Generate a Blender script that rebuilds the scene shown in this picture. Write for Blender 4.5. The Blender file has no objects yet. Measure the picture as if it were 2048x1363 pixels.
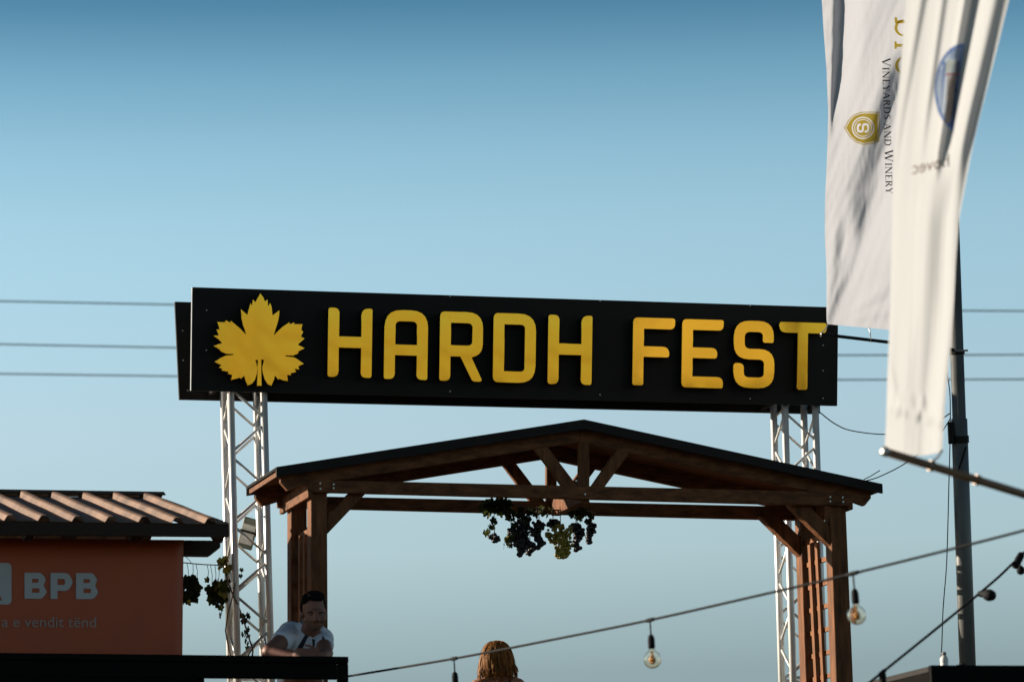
import bpy, bmesh, math, random
from mathutils import Vector, Matrix
R = math.radians
random.seed(7)
scn = bpy.context.scene
COL = scn.collection

# ------------------------------------------------------------------ camera
FPX, PW, PH = 7680.0, 2048.0, 1363.0          # focal length in photo pixels (135 mm)
PITCH, ROLL = R(10.1), 0.025
CAM = Vector((0, 0, 1.6))
_f = Vector((0, math.cos(PITCH), math.sin(PITCH)))
_r0 = Vector((1, 0, 0)); _u0 = _r0.cross(_f)
_u = _u0 * math.cos(ROLL) + _r0 * math.sin(ROLL)
_r = _r0 * math.cos(ROLL) - _u0 * math.sin(ROLL)
cd = bpy.data.cameras.new('camera'); cam = bpy.data.objects.new('camera', cd); COL.objects.link(cam)
cd.sensor_width = 36; cd.lens = 135; cd.clip_end = 4000; cd.clip_start = 0.2
M = Matrix.Identity(4)
for i in range(3):
    M[i][0], M[i][1], M[i][2], M[i][3] = _r[i], _u[i], -_f[i], CAM[i]
cam.matrix_world = M
cd.dof.use_dof = True; cd.dof.focus_distance = 27.6; cd.dof.aperture_fstop = 2.7
scn.camera = cam

# ------------------------------------------------------------------ world, sun, exposure
YAW = R(16.5)
SUN_ELEV = R(17)
SB = R(32)                                     # how far the sun stands behind the sign's plane
U = Vector((math.cos(YAW), math.sin(YAW), 0)); V = Vector((-math.sin(YAW), math.cos(YAW), 0)); Z = Vector((0, 0, 1))
sh = -U * math.cos(SB) + V * math.sin(SB)
sun_dir = sh * math.cos(SUN_ELEV) + Z * math.sin(SUN_ELEV)
w = bpy.data.worlds.new('World'); scn.world = w; w.use_nodes = True
nt = w.node_tree; nt.nodes.clear()
out = nt.nodes.new('ShaderNodeOutputWorld'); bg = nt.nodes.new('ShaderNodeBackground')
sky = nt.nodes.new('ShaderNodeTexSky'); sky.sky_type = 'NISHITA'; sky.sun_disc = False
sky.sun_elevation = SUN_ELEV; sky.sun_rotation = math.atan2(sun_dir.x, sun_dir.y)
sky.air_density = 1.0; sky.dust_density = 0.6; sky.ozone_density = 2.0; sky.altitude = 500
tc = nt.nodes.new('ShaderNodeTexCoord'); sep = nt.nodes.new('ShaderNodeSeparateXYZ')
ramp = nt.nodes.new('ShaderNodeValToRGB'); mul = nt.nodes.new('ShaderNodeMixRGB'); mul.blend_type = 'MULTIPLY'; mul.inputs[0].default_value = 1
nt.links.new(tc.outputs['Generated'], sep.inputs[0]); nt.links.new(sep.outputs['Z'], ramp.inputs[0])
cr = ramp.color_ramp
STOPS = [(0.0, (0.2883, 0.2762, 0.2749)), (0.0886, (0.2883, 0.2877, 0.2893)), (0.1215, (0.5225, 0.4882, 0.4369)), (0.155, (0.6352, 0.5783, 0.5046)), (0.1909, (0.6438, 0.6493, 0.5552)), (0.2049, (0.6348, 0.6548, 0.5562)), (0.224, (0.5359, 0.6024, 0.5276)), (0.2429, (0.3629, 0.4829, 0.4449)), (0.2612, (0.176, 0.3061, 0.3179)), (0.32, (0.0739, 0.1286, 0.1335)), (1.0, (0.0193, 0.0398, 0.054))]
while len(cr.elements) < len(STOPS): cr.elements.new(0.5)
for e, (p, c) in zip(cr.elements, STOPS): e.position = p; e.color = (*c, 1)
nt.links.new(sky.outputs[0], mul.inputs[1]); nt.links.new(ramp.outputs[0], mul.inputs[2])
nt.links.new(mul.outputs[0], bg.inputs[0]); bg.inputs[1].default_value = 0.15
nt.links.new(bg.outputs[0], out.inputs[0])
sl = bpy.data.lights.new('sun', 'SUN'); sl.energy = 5.0; sl.angle = R(0.53); sl.color = (1.0, .87, .71)
so = bpy.data.objects.new('sun', sl); COL.objects.link(so)
so.rotation_euler = sun_dir.to_track_quat('Z', 'Y').to_euler()
scn.view_settings.view_transform = 'Standard'; scn.view_settings.look = 'None'
scn.view_settings.exposure = 1.0; scn.view_settings.gamma = 1.0; scn.view_settings.use_curve_mapping = False

# ------------------------------------------------------------------ pixel -> place
def ray(px, py): return _f + _r * ((px - PW / 2) / FPX) - _u * ((py - PH / 2) / FPX)
def at(px, py, d): return CAM + ray(px, py) * d
def onplane(px, py, p0, n):
    d = ray(px, py); return CAM + d * ((p0 - CAM).dot(n) / d.dot(n))
def pix(p):
    q = p - CAM; z = q.dot(_f); return (PW / 2 + q.dot(_r) / z * FPX, PH / 2 - q.dot(_u) / z * FPX, z)
O = at(1168, 985, 26.5)                        # on the front face of the pergola's front beam
def S(px, py, v): return onplane(px, py, O + V * v, V)
def uvw(p): q = p - O; return (q.dot(U), q.dot(V), q.z)
def P(u, v, w): return O + U * u + V * v + Z * w
TERR = 2.75                                    # height of the terrace

# ------------------------------------------------------------------ materials
MATS = {}
def mat(name, col, rough=.6, metal=0, var=.0, scale=8, stretch=None, bump=0, bscale=None, spec=.5, dark=None, trans=0, emit=None):
    if name in MATS: return MATS[name]
    m = bpy.data.materials.new(name); m.use_nodes = True; n = m.node_tree.nodes; l = m.node_tree.links
    b = n['Principled BSDF']
    b.inputs['Base Color'].default_value = (*col, 1); b.inputs['Roughness'].default_value = rough
    b.inputs['Metallic'].default_value = metal; b.inputs['Specular IOR Level'].default_value = spec
    if trans: b.inputs['Transmission Weight'].default_value = trans
    if var or bump:
        t = n.new('ShaderNodeTexCoord'); mp = n.new('ShaderNodeMapping'); nz = n.new('ShaderNodeTexNoise')
        mp.inputs['Scale'].default_value = stretch or (1, 1, 1)
        l.new(t.outputs['Object'], mp.inputs[0]); l.new(mp.outputs[0], nz.inputs[0])
        nz.inputs['Scale'].default_value = scale; nz.inputs['Detail'].default_value = 6; nz.inputs['Roughness'].default_value = .62
    if var:
        mx = n.new('ShaderNodeValToRGB'); e = mx.color_ramp.elements
        d = dark or tuple(c * (1 - var) for c in col); h = tuple(min(1, c * (1 + var * .7)) for c in col)
        e[0].position = .32; e[0].color = (*d, 1); e[1].position = .7; e[1].color = (*h, 1)
        l.new(nz.outputs[0], mx.inputs[0]); l.new(mx.outputs[0], b.inputs['Base Color'])
        rr = n.new('ShaderNodeMapRange'); rr.inputs[3].default_value = max(.05, rough - .12); rr.inputs[4].default_value = min(1, rough + .12)
        l.new(nz.outputs[0], rr.inputs[0]); l.new(rr.outputs[0], b.inputs['Roughness'])
    if bump:
        bp = n.new('ShaderNodeBump'); bp.inputs['Strength'].default_value = bump; bp.inputs['Distance'].default_value = .01
        if bscale:
            nz2 = n.new('ShaderNodeTexNoise'); nz2.inputs['Scale'].default_value = bscale; nz2.inputs['Detail'].default_value = 2
            l.new(mp.outputs[0], nz2.inputs[0]); l.new(nz2.outputs[0], bp.inputs['Height'])
        else: l.new(nz.outputs[0], bp.inputs['Height'])
        l.new(bp.outputs[0], b.inputs['Normal'])
    if emit: b.inputs['Emission Color'].default_value = (*emit[0], 1); b.inputs['Emission Strength'].default_value = emit[1]
    MATS[name] = m; return m
def cloth_mat(name, col, tr=.45, var=.06, bump=.25):
    if name in MATS: return MATS[name]
    m = mat(name, col, .8, var=var, scale=5, bump=bump, bscale=26); n = m.node_tree.nodes; l = m.node_tree.links
    b = n['Principled BSDF']; b.inputs['Specular IOR Level'].default_value = .2
    t = n.new('ShaderNodeBsdfTranslucent'); t.inputs[0].default_value = (*[min(1, c * 1.05) for c in col], 1)
    mx = n.new('ShaderNodeMixShader'); mx.inputs[0].default_value = tr
    l.new(b.outputs[0], mx.inputs[1]); l.new(t.outputs[0], mx.inputs[2]); l.new(mx.outputs[0], n['Material Output'].inputs[0])
    return m
WOOD = mat('stained_wood', (.155, .064, .027), .68, var=.6, scale=5, stretch=(5, 5, .7), bump=.6, spec=.14)
WOODH = mat('stained_wood_long', (.155, .064, .027), .68, var=.6, scale=5, stretch=(.7, 5, 5), bump=.6, spec=.14)
WOODL = mat('stained_batten', (.20, .085, .036), .68, var=.5, scale=9, stretch=(4, 4, .8), bump=.25, spec=.14)
DARKWOOD = mat('dark_stained_wood', (.030, .015, .010), .62, var=.4, scale=7, stretch=(.8, 5, 5), bump=.25, spec=.25)
BLACKM = mat('black_metal', (.020, .018, .017), .65, var=.25, scale=6, bump=.05, spec=.12)
PANEL = mat('black_panel', (.021, .0195, .0185), .65, var=.18, scale=3, bump=.06, bscale=4, spec=.10)
RIMLIT = mat('panel_edge_glint', (.30, .30, .30), .4, var=.2)
GOLD = mat('gold_mirror_acrylic', (1.0, .54, .042), .085, metal=.94, var=.06, scale=4, bump=.55, bscale=2.4, spec=.5)
GSIDE = mat('letter_side', (.010, .009, .006), .5)
ALU = mat('truss_aluminium', (.70, .69, .67), .36, metal=.35, var=.14, scale=10, stretch=(1, 1, .25), bump=.12)
STEEL = mat('galvanised_steel', (.11, .112, .11), .42, metal=.2, var=.25, scale=9, stretch=(1, 1, .3), bump=.1)
BOLT = mat('bolt_zinc', (.55, .54, .52), .35, metal=.8)
ROOFS = mat('roof_sheet', (.18, .103, .064), .55, var=.45, scale=4, bump=.12, spec=.5)
BANNER = mat('orange_banner', (.42, .082, .026), .5, var=.10, scale=2.2, bump=.12, bscale=3, spec=.35)
PRINT = mat('white_print', (.42, .44, .46), .5, var=.06)
PRINT2 = mat('thin_white_print', (.34, .25, .23), .5)
DSTALL = mat('shade_black_board', (.007, .006, .005), .8, var=.6, scale=14, spec=.03)  # near black: shade on the stall's side put into the board colour
RAIL = mat('black_rail', (.005, .005, .005), .7, var=.3, bump=.08, spec=.05)
CABLE = mat('black_cable', (.010, .010, .011), .75, spec=.12)
GREYWIRE = mat('grey_wire', (.20, .23, .26), .6)
FLAGW = cloth_mat('white_flag_cloth', (.45, .465, .51), .50)
FLAGB = cloth_mat('backlit_flag_cloth', (.48, .495, .51), .55, bump=.10)
FGOLD = cloth_mat('gold_print', (.62, .46, .07), .8)
FPALE = cloth_mat('pale_print', (.85, .84, .70), .85)
FBLACK = cloth_mat('black_print', (.015, .015, .02), .1)
FBLUE = cloth_mat('blue_print', (.20, .32, .62), .8)
FSKY = cloth_mat('pale_blue_print', (.60, .68, .80), .85)
FTAN = cloth_mat('tan_print', (.66, .52, .42), .85)
FRED = cloth_mat('red_print', (.62, .28, .24), .8)
FBROWN = cloth_mat('faint_print', (.34, .23, .18), .7)
FDARK = cloth_mat('slate_print', (.10, .11, .14), .4)
POLEB = mat('brown_tube', (.19, .115, .07), .42, metal=.25, var=.35, scale=7, stretch=(.3, 1, 1))
SKIN = mat('skin', (.22, .092, .062), .6, var=.14, scale=30, bump=.04)
SKINW = mat('fair_skin', (.34, .18, .12), .55, var=.08, scale=20)
HAIRD = mat('dark_hair', (.006, .005, .0045), .8, var=.3, scale=60, bump=.5, spec=.08)
HAIRB = mat('golden_brown_hair', (.27, .12, .034), .55, var=.8, scale=14, stretch=(9, 9, .6), bump=.4, spec=.12)
SHIRT = mat('white_polo', (.70, .72, .80), .8, var=.08, scale=12, bump=.3, bscale=9)
NAVY = mat('navy_cloth', (.010, .012, .022), .8, var=.2)
TROUSER = mat('dark_trousers', (.03, .032, .04), .8, var=.2)
LIP = mat('lip', (.22, .09, .07), .6)
EYE = mat('eye_dark', (.02, .014, .012), .3)
LEAFG = cloth_mat('vine_leaf', (.055, .070, .016), .35, var=.5)
LEAFY = cloth_mat('yellowing_leaf', (.30, .26, .06), .4, var=.4)
LEAFD = cloth_mat('dark_leaf', (.022, .030, .010), .3, var=.4)
STEM = mat('vine_stem', (.16, .10, .07), .8, var=.3)
GRAPED = mat('black_grape', (.010, .007, .014), .38, var=.5, scale=30)
GRAPEG = mat('green_grape', (.24, .20, .025), .35, var=.3, scale=25)
GLASSB = None

# ------------------------------------------------------------------ mesh helpers
class MB:
    def __init__(s): s.v = []; s.f = []
    def add(s, vs, fs):
        o = len(s.v); s.v += [Vector(x) for x in vs]; s.f += [tuple(i + o for i in f) for f in fs]; return s
    def prism(s, poly, d):                     # polygon of world points pushed along vector d
        n = len(poly); d = Vector(d)
        vs = [Vector(p) for p in poly] + [Vector(p) + d for p in poly]
        fs = [tuple(range(n)), tuple(range(2 * n - 1, n - 1, -1))] + [((i + 1) % n, i, i + n, (i + 1) % n + n) for i in range(n)]
        return s.add(vs, fs)
    def box(s, c, a, b, d):                    # centre and three half-axes
        c, a, b, d = Vector(c), Vector(a), Vector(b), Vector(d)
        return s.prism([c - a - b - d, c + a - b - d, c + a + b - d, c - a + b - d], d * 2)
    def tube(s, pts, r, n=10, cap=True, close=False):
        pts = [Vector(p) for p in pts]; k = len(pts)
        rs = r if isinstance(r, (list, tuple)) else [r] * k
        o = len(s.v); prev = None
        for i, p in enumerate(pts):
            t = (pts[min(i + 1, k - 1)] - pts[max(i - 1, 0)]).normalized()
            if prev is None: a = t.cross(Z if abs(t.z) < .9 else Vector((1, 0, 0))).normalized()
            else: a = (prev - t * prev.dot(t)).normalized()
            prev = a; b = t.cross(a)
            for j in range(n):
                g = 2 * math.pi * j / n; s.v.append(p + (a * math.cos(g) + b * math.sin(g)) * rs[i])
        for i in range(k - 1):
            for j in range(n):
                s.f.append((o + i * n + j, o + i * n + (j + 1) % n, o + (i + 1) * n + (j + 1) % n, o + (i + 1) * n + j))
        if cap: s.f.append(tuple(o + j for j in range(n - 1, -1, -1))); s.f.append(tuple(o + (k - 1) * n + j for j in range(n)))
        return s
    def lathe(s, p, axis, prof, n=16):         # profile of (radius, height) along axis
        axis = Vector(axis).normalized(); a = axis.cross(Z if abs(axis.z) < .9 else Vector((1, 0, 0))).normalized(); b = axis.cross(a)
        p = Vector(p); o = len(s.v)
        for r, h in prof:
            for j in range(n):
                g = 2 * math.pi * j / n; s.v.append(p + axis * h + (a * math.cos(g) + b * math.sin(g)) * max(r, 1e-4))
        for i in range(len(prof) - 1):
            for j in range(n): s.f.append((o + i * n + j, o + i * n + (j + 1) % n, o + (i + 1) * n + (j + 1) % n, o + (i + 1) * n + j))
        s.f.append(tuple(o + j for j in range(n - 1, -1, -1))); s.f.append(tuple(o + (len(prof) - 1) * n + j for j in range(n)))
        return s
    def ball(s, c, rx, ry=None, rz=None, n=12, m=8, rot=None):
        ry = rx if ry is None else ry; rz = rx if rz is None else rz; c = Vector(c); o = len(s.v)
        q = lambda x: (rot @ Vector(x)) if rot else Vector(x)
        s.v.append(c + q((0, 0, -rz)))
        for i in range(1, m):
            t = -math.pi / 2 + math.pi * i / m
            for j in range(n):
                g = 2 * math.pi * j / n; s.v.append(c + q((rx * math.cos(t) * math.cos(g), ry * math.cos(t) * math.sin(g), rz * math.sin(t))))
        s.v.append(c + q((0, 0, rz))); e = len(s.v) - 1
        for j in range(n):
            s.f.append((o, o + 1 + (j + 1) % n, o + 1 + j)); s.f.append((e, e - n + j, e - n + (j + 1) % n))
        for i in range(m - 2):
            for j in range(n):
                a = o + 1 + i * n; s.f.append((a + j, a + (j + 1) % n, a + n + (j + 1) % n, a + n + j))
        return s
    def cone(s, a, b, ra, rb, n=12):           # a limb: two balls and the taper between them
        a, b = Vector(a), Vector(b); s.ball(a, ra, n=n); s.ball(b, rb, n=n); s.tube([a, b], [ra, rb], n); return s
    def mesh(s, name, off=Vector((0, 0, 0))):
        me = bpy.data.meshes.new(name); me.from_pydata([tuple(v - off) for v in s.v], [], s.f); me.update()
        bm = bmesh.new(); bm.from_mesh(me); bmesh.ops.recalc_face_normals(bm, faces=bm.faces); bm.to_mesh(me); bm.free()
        return me
def worg(o):
    p = Vector((0, 0, 0))
    while o: p = p + o.location; o = o.parent
    return p
def link(name, me, m, parent=None, loc=None, smooth=False, bevel=0, kind=None):
    o = bpy.data.objects.new(name, me); COL.objects.link(o)
    if m and not me.materials: me.materials.append(m)
    if parent: o.parent = parent
    if loc is not None: o.location = loc
    if smooth:
        for p in me.polygons: p.use_smooth = True
    if bevel:
        md = o.modifiers.new('bevel', 'BEVEL'); md.width = bevel; md.segments = 1; md.limit_method = 'ANGLE'; md.angle_limit = R(40)
    if kind: o['kind'] = kind
    return o
def part(name, mb, m, parent, smooth=False, bevel=0, kind=None):
    return link(name, mb.mesh(name, worg(parent)), m, parent, None, smooth, bevel, kind)
def tag(o, label, cat, group=None):
    o['label'] = label; o['category'] = cat
    if group: o['group'] = group
    return o
def thing(name, loc, label, cat, group=None):
    o = bpy.data.objects.new(name, None); o.empty_display_size = .2; COL.objects.link(o); o.location = loc
    return tag(o, label, cat, group)
def solo(name, mb, m, origin, label, cat, group=None, smooth=False, bevel=0):
    o = link(name, mb.mesh(name, Vector(origin)), m, None, Vector(origin), smooth, bevel); return tag(o, label, cat, group)
def shared(name, me, m, parent, M4):           # a piece that shares its mesh; M4 in world space
    o = bpy.data.objects.new(name, me); COL.objects.link(o)
    if m and not me.materials: me.materials.append(m)
    o.parent = parent; o.matrix_local = Matrix.Translation(-worg(parent)) @ M4
    return o
def frame(x, y, z, p): 
    m = Matrix.Identity(4)
    for i in range(3): m[i][0], m[i][1], m[i][2], m[i][3] = x[i], y[i], z[i], p[i]
    return m
def slab(pxs, v0, v1): return MB().prism([S(x, y, v0) for x, y in pxs], V * (v1 - v0))
def round_poly(pts, seg=5):
    o = []; n = len(pts)
    for i in range(n):
        p = Vector(pts[i][:2]); r = pts[i][2] if len(pts[i]) > 2 else 0
        if r <= 0: o.append((p.x, p.y)); continue
        a = Vector(pts[i - 1][:2]) - p; b = Vector(pts[(i + 1) % n][:2]) - p
        an = a.angle(b); t = min(r / math.tan(an / 2), a.length * .5 if a.length < 2 * r else a.length, b.length * .98, a.length * .98)
        p0 = p + a.normalized() * t; p1 = p + b.normalized() * t
        for k in range(seg + 1):
            s = k / seg; q = p0 * (1 - s) ** 2 + p * 2 * s * (1 - s) + p1 * s * s; 
            # push the quadratic towards a circular arc
            o.append((q.x, q.y))
    return o
def flat_mesh(name, loops, ext=0, bev=0):      # closed 2-D outlines (holes by even-odd) as a mesh in local XY
    cu = bpy.data.curves.new(name, 'CURVE'); cu.dimensions = '2D'; cu.fill_mode = 'BOTH'; cu.extrude = ext; cu.bevel_depth = bev; cu.bevel_resolution = 1
    for lp in loops:
        sp = cu.splines.new('POLY'); sp.points.add(len(lp) - 1); sp.use_cyclic_u = True
        for p, q in zip(sp.points, lp): p.co = (q[0], q[1], 0, 1)
    o = bpy.data.objects.new(name, cu); COL.objects.link(o)
    dg = bpy.context.evaluated_depsgraph_get(); me = bpy.data.meshes.new_from_object(o.evaluated_get(dg)); me.name = name
    bpy.data.objects.remove(o); bpy.data.curves.remove(cu); return me
def font_loops_mesh(ch):                       # one character of the built-in face as a flat mesh in local XY, and its advance
    cu = bpy.data.curves.new('glyph', 'FONT'); cu.body = ch; cu.size = 1
    o = bpy.data.objects.new('glyph', cu); COL.objects.link(o)
    dg = bpy.context.evaluated_depsgraph_get(); me = bpy.data.meshes.new_from_object(o.evaluated_get(dg))
    bpy.data.objects.remove(o); bpy.data.curves.remove(cu); return me
def remesh(mb, voxel, smooth=4, name='body'):
    me = mb.mesh('tmp'); o = bpy.data.objects.new('tmp', me); COL.objects.link(o)
    md = o.modifiers.new('r', 'REMESH'); md.mode = 'VOXEL'; md.voxel_size = voxel
    ms = o.modifiers.new('s', 'SMOOTH'); ms.iterations = smooth; ms.factor = .5
    dg = bpy.context.evaluated_depsgraph_get(); r = bpy.data.meshes.new_from_object(o.evaluated_get(dg)); r.name = name
    bpy.data.objects.remove(o); bpy.data.meshes.remove(me); return r
def body_part(name, me, m, parent, smooth=True):
    off = worg(parent); me.transform(Matrix.Translation(-off)); return link(name, me, m, parent, None, smooth)

# ------------------------------------------------------------------ ground: lower yard, bank, terrace
def ground_z(x, y):
    e = 22.6 + 2.2 * min(1, max(0, (x - .6) / 1.2))
    t = min(1, max(0, (y - e) / .7)); t = t * t * (3 - 2 * t)
    low = .75 * min(1, max(0, (y - 6) / 12))
    return low + (TERR - low) * t
def build_ground():
    xs = [-900, -200, -60, -20] + [-12 + .6 * i for i in range(41)] + [20, 60, 200, 900]
    ys = [-300, -60, -10] + [.0 + 1.0 * i for i in range(21)] + [21 + .25 * i for i in range(21)] + [28, 32, 40, 60, 120, 300, 1500]
    mb = MB(); nx = len(xs)
    for y in ys:
        for x in xs: mb.v.append(Vector((x, y, ground_z(x, y) + (.02 * math.sin(x * 3.1 + y * 2.3) if abs(x) < 14 and 0 < y < 26 else 0))))
    for j in range(len(ys) - 1):
        for i in range(nx - 1): mb.f.append((j * nx + i, j * nx + i + 1, (j + 1) * nx + i + 1, (j + 1) * nx + i))
    g = link('ground', mb.mesh('ground'), mat('dry_gravel_ground', (.045, .042, .026), .9, var=.45, scale=3, bump=.6), None, None, True)
    g['kind'] = 'structure'
build_ground()

# ------------------------------------------------------------------ festival sign
VT = 1.25                                      # truss front chords
LEAN = R(4.2)
tr_l = [(447.8, 785, 457.5, 1182, VT + .24), (462.7, 785, 473, 1182, VT), (511, 785, 520.4, 1182, VT + .24), (526, 785, 536.4, 1182, VT)]
sign_n = (V * math.cos(LEAN) + Z * math.sin(LEAN)).normalized()   # top leans towards the camera
sp0 = S(1024, 800, VT - .075)
sign_up = (Z * math.cos(LEAN) - V * math.sin(LEAN)).normalized()
def sp(px, py, off=0): return onplane(px, py, sp0 - sign_n * off, sign_n)
sign = thing('festival_sign', S(1030, 800, VT), 'long black sign with gold leaf and gold letters on top of two trusses', 'sign')
corn = [(385.5, 574), (1676.5, 614.5), (1674.5, 811), (383, 780.5)]
fp = MB().prism([sp(*c) for c in corn], sign_n * .03)
front_panel = part('front_panel', fp, PANEL, sign)
tl, trr, br, bl = [sp(*c) for c in corn]
# light caught on the front panel's left edge, put in as a pale strip
part('edge_glint_strip', MB().prism([tl - U * .004, bl - U * .004, bl - U * .0005, tl - U * .0005], sign_n * .028), RIMLIT, front_panel)
for a, b in (((385.5, 574), (1676.5, 614.5)), ((383, 780.5), (1674.5, 811))):
    pass
bm_ = MB()
screw_me = MB().lathe((0, 0, 0), (0, 0, 1), [(.006, 0), (.006, .002), (.003, .004)], 8).mesh('screw')
for px, py in [(413, 620), (413, 700), (1646, 741), (1646, 796), (1646, 690), (900, 583.5 + 9), (1200, 592.8 + 9), (1500, 602 + 9), (900, 782), (1200, 789), (1500, 797)]:
    shared('screw', screw_me, BOLT, front_panel, frame(U, sign_up, -sign_n, sp(px, py, .001)))
# frame battens behind the front panel and the rear panel, leaning the other way
L2 = R(7)
rn = (V * math.cos(L2) - Z * math.sin(L2)).normalized(); rp0 = S(1000, 810, VT + .32)
def rp(px, py): return onplane(px, py, rp0, rn)
rear = part('rear_panel', MB().prism([rp(350, 603), rp(1643, 640), rp(1640, 826), rp(359, 797)], rn * .03), PANEL, sign)
for px, py in [(365, 661), (366, 720), (375, 780)]:
    shared('screw', screw_me, BOLT, rear, frame(U, Z, -V, rp(px, py) - rn * .001))
for px in (440, 535, 1560, 1650):              # steel arms that hold the panels on the towers
    for py0, py1 in ((640, 640), (770, 770)):
        a = sp(px, py0 + (px - 386) * .026) + sign_n * .03; c = a + V * .55
        q = (rp0 - a).dot(rn) / V.dot(rn)
        part('bracket_arm', MB().tube([a, a + V * q], .016, 8), BLACKM, sign)
# raised letters
GL = {
 'H': [[(0,0,4),(21,0,14),(21,57),(66,57),(66,0,14),(87,0,4),(87,138,5),(66,138,12),(66,79),(21,79),(21,138,12),(0,138,5)]],
 'A': [[(0,138,4),(0,0,34),(86,0,34),(86,138,4),(65,138,12),(65,90),(21,90),(21,138,12)], [(21,22,11),(21,69),(65,69),(65,22,11)]],
 'R': [[(0,0,9),(85,0,32),(85,84,26),(63,90,1),(86,138,5),(66,138,8),(41,89),(21,89),(21,138,11),(0,138,4)], [(21,22),(21,67),(65,67,11),(65,22,11)]],
 'D': [[(0,0,9),(84,0,34),(84,138,34),(0,138,11)], [(21,22),(21,116),(63,116,10),(63,22,10)]],
 'F': [[(0,0,9),(83,0,5),(83,22,14),(21,22),(21,57),(72,57,14),(72,78,5),(21,78),(21,135,4),(0,135,4)]],
 'E': [[(0,0,9),(82,0,4),(82,21,12),(21,21),(21,56),(70,56,12),(70,77,6),(21,77),(21,114),(82,114,12),(82,136,4),(0,136,9)]],
 'S': [[(79,43,4),(58,43,4),(58,22,10),(21,22,12),(21,56,12),(81,56,32),(81,134,32),(0,134,32),(0,85,6),(20,85,12),(20,113,11),(61,113,11),(61,77,11),(0,77,32),(0,0,32),(79,0,30)]],
 'T': [[(0,0,5),(94,0,5),(94,21,14),(57,21),(57,134,4),(37,134,4),(37,21),(0,21,14)]]}
LET = [('H',657.5,614.8),('A',770,619),('R',881,622.4),('D',988,625.5),('H',1097.5,629),('F',1267,634.4),('E',1365,637.7),('S',1468.5,640.3),('T',1559,643.3)]
LDEP = .085
def raised(name, loops_px, side, face, parent, label=None):
    o3 = sp(*loops_px[0][0], LDEP); e1 = U; e2 = sign_up
    def loc(q): d = sp(q[0], q[1], LDEP) - o3; return (d.dot(e1), d.dot(e2))
    loops = [[loc(q) for q in lp] for lp in loops_px]
    cap = flat_mesh(name, loops, ext=.004, bev=.0025)
    o = shared(name, cap, face, parent, frame(e1, e2, -sign_n, o3 + sign_n * .004))
    sd = flat_mesh(name + '_side', loops, ext=(LDEP - .016) / 2)
    k = shared('side_return', sd, side, o, Matrix.Identity(4))
    k.matrix_local = Matrix.Translation((0, 0, -(LDEP - .016) / 2 - .0075)); k.scale = (.985, .992, 1)
    if label: o['label'] = label
    return o
for ch, x0, y0 in LET:
    loops = [[(x0 + x - .015 * y, y0 + y + .0285 * x) for x, y in round_poly(lp)] for lp in GL[ch]]
    raised('letter', loops, GSIDE, GOLD, sign)
LEAFP = [(652,75),(690,125),(712,180),(745,155),(752,245),(780,200),(797,250),(810,360),(900,295),(882,430),(865,490),(848,540),(825,605),(835,612),(875,570),(940,510),(1030,450),(1032,475),(1095,452),(1090,475),(1198,475),(1180,545),(1205,575),(1172,635),(1220,660),(1128,740),(1218,785),(1140,830),(1145,850),(1080,880),(975,877),(975,890),(1095,905),(1150,940),(1210,988),(1145,1018),(1155,1060),(1095,1050),(1115,1092),(1045,1110),(1050,1135),(1000,1130),(1008,1210),(945,1200),(900,1180),(885,1192),(850,1145),(838,1150),(830,1190),(795,1270),(750,1250),(710,1190),(685,1100),(682,1040),(700,960),(698,935),(665,932),(662,1000),(668,1270),(612,1270),(620,1000),(622,935),(588,940),(600,1000),(610,1040),(605,1120),(580,1200),(540,1245),(490,1265),(460,1200),(445,1140),(400,1180),(390,1165),(275,1195),(290,1130),(235,1115),(240,1090),(150,1070),(160,1050),(120,1035),(150,1005),(70,960),(130,915),(210,880),(305,875),(305,860),(205,855),(140,825),(130,805),(60,755),(100,735),(165,720),(100,660),(55,625),(115,620),(85,545),(125,540),(95,445),(190,450),(205,425),(265,455),(270,430),(330,480),(400,540),(455,600),(470,600),(450,540),(430,490),(415,420),(400,280),(485,355),(500,290),(525,200),(545,240),(555,155),(590,190),(610,150)]
raised('leaf_emblem', [[(420 + x / 6.49, 575 + y / 6.49) for x, y in LEAFP]], GSIDE, GOLD, sign, 'gold serrated vine leaf emblem at the start of the sign')

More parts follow.
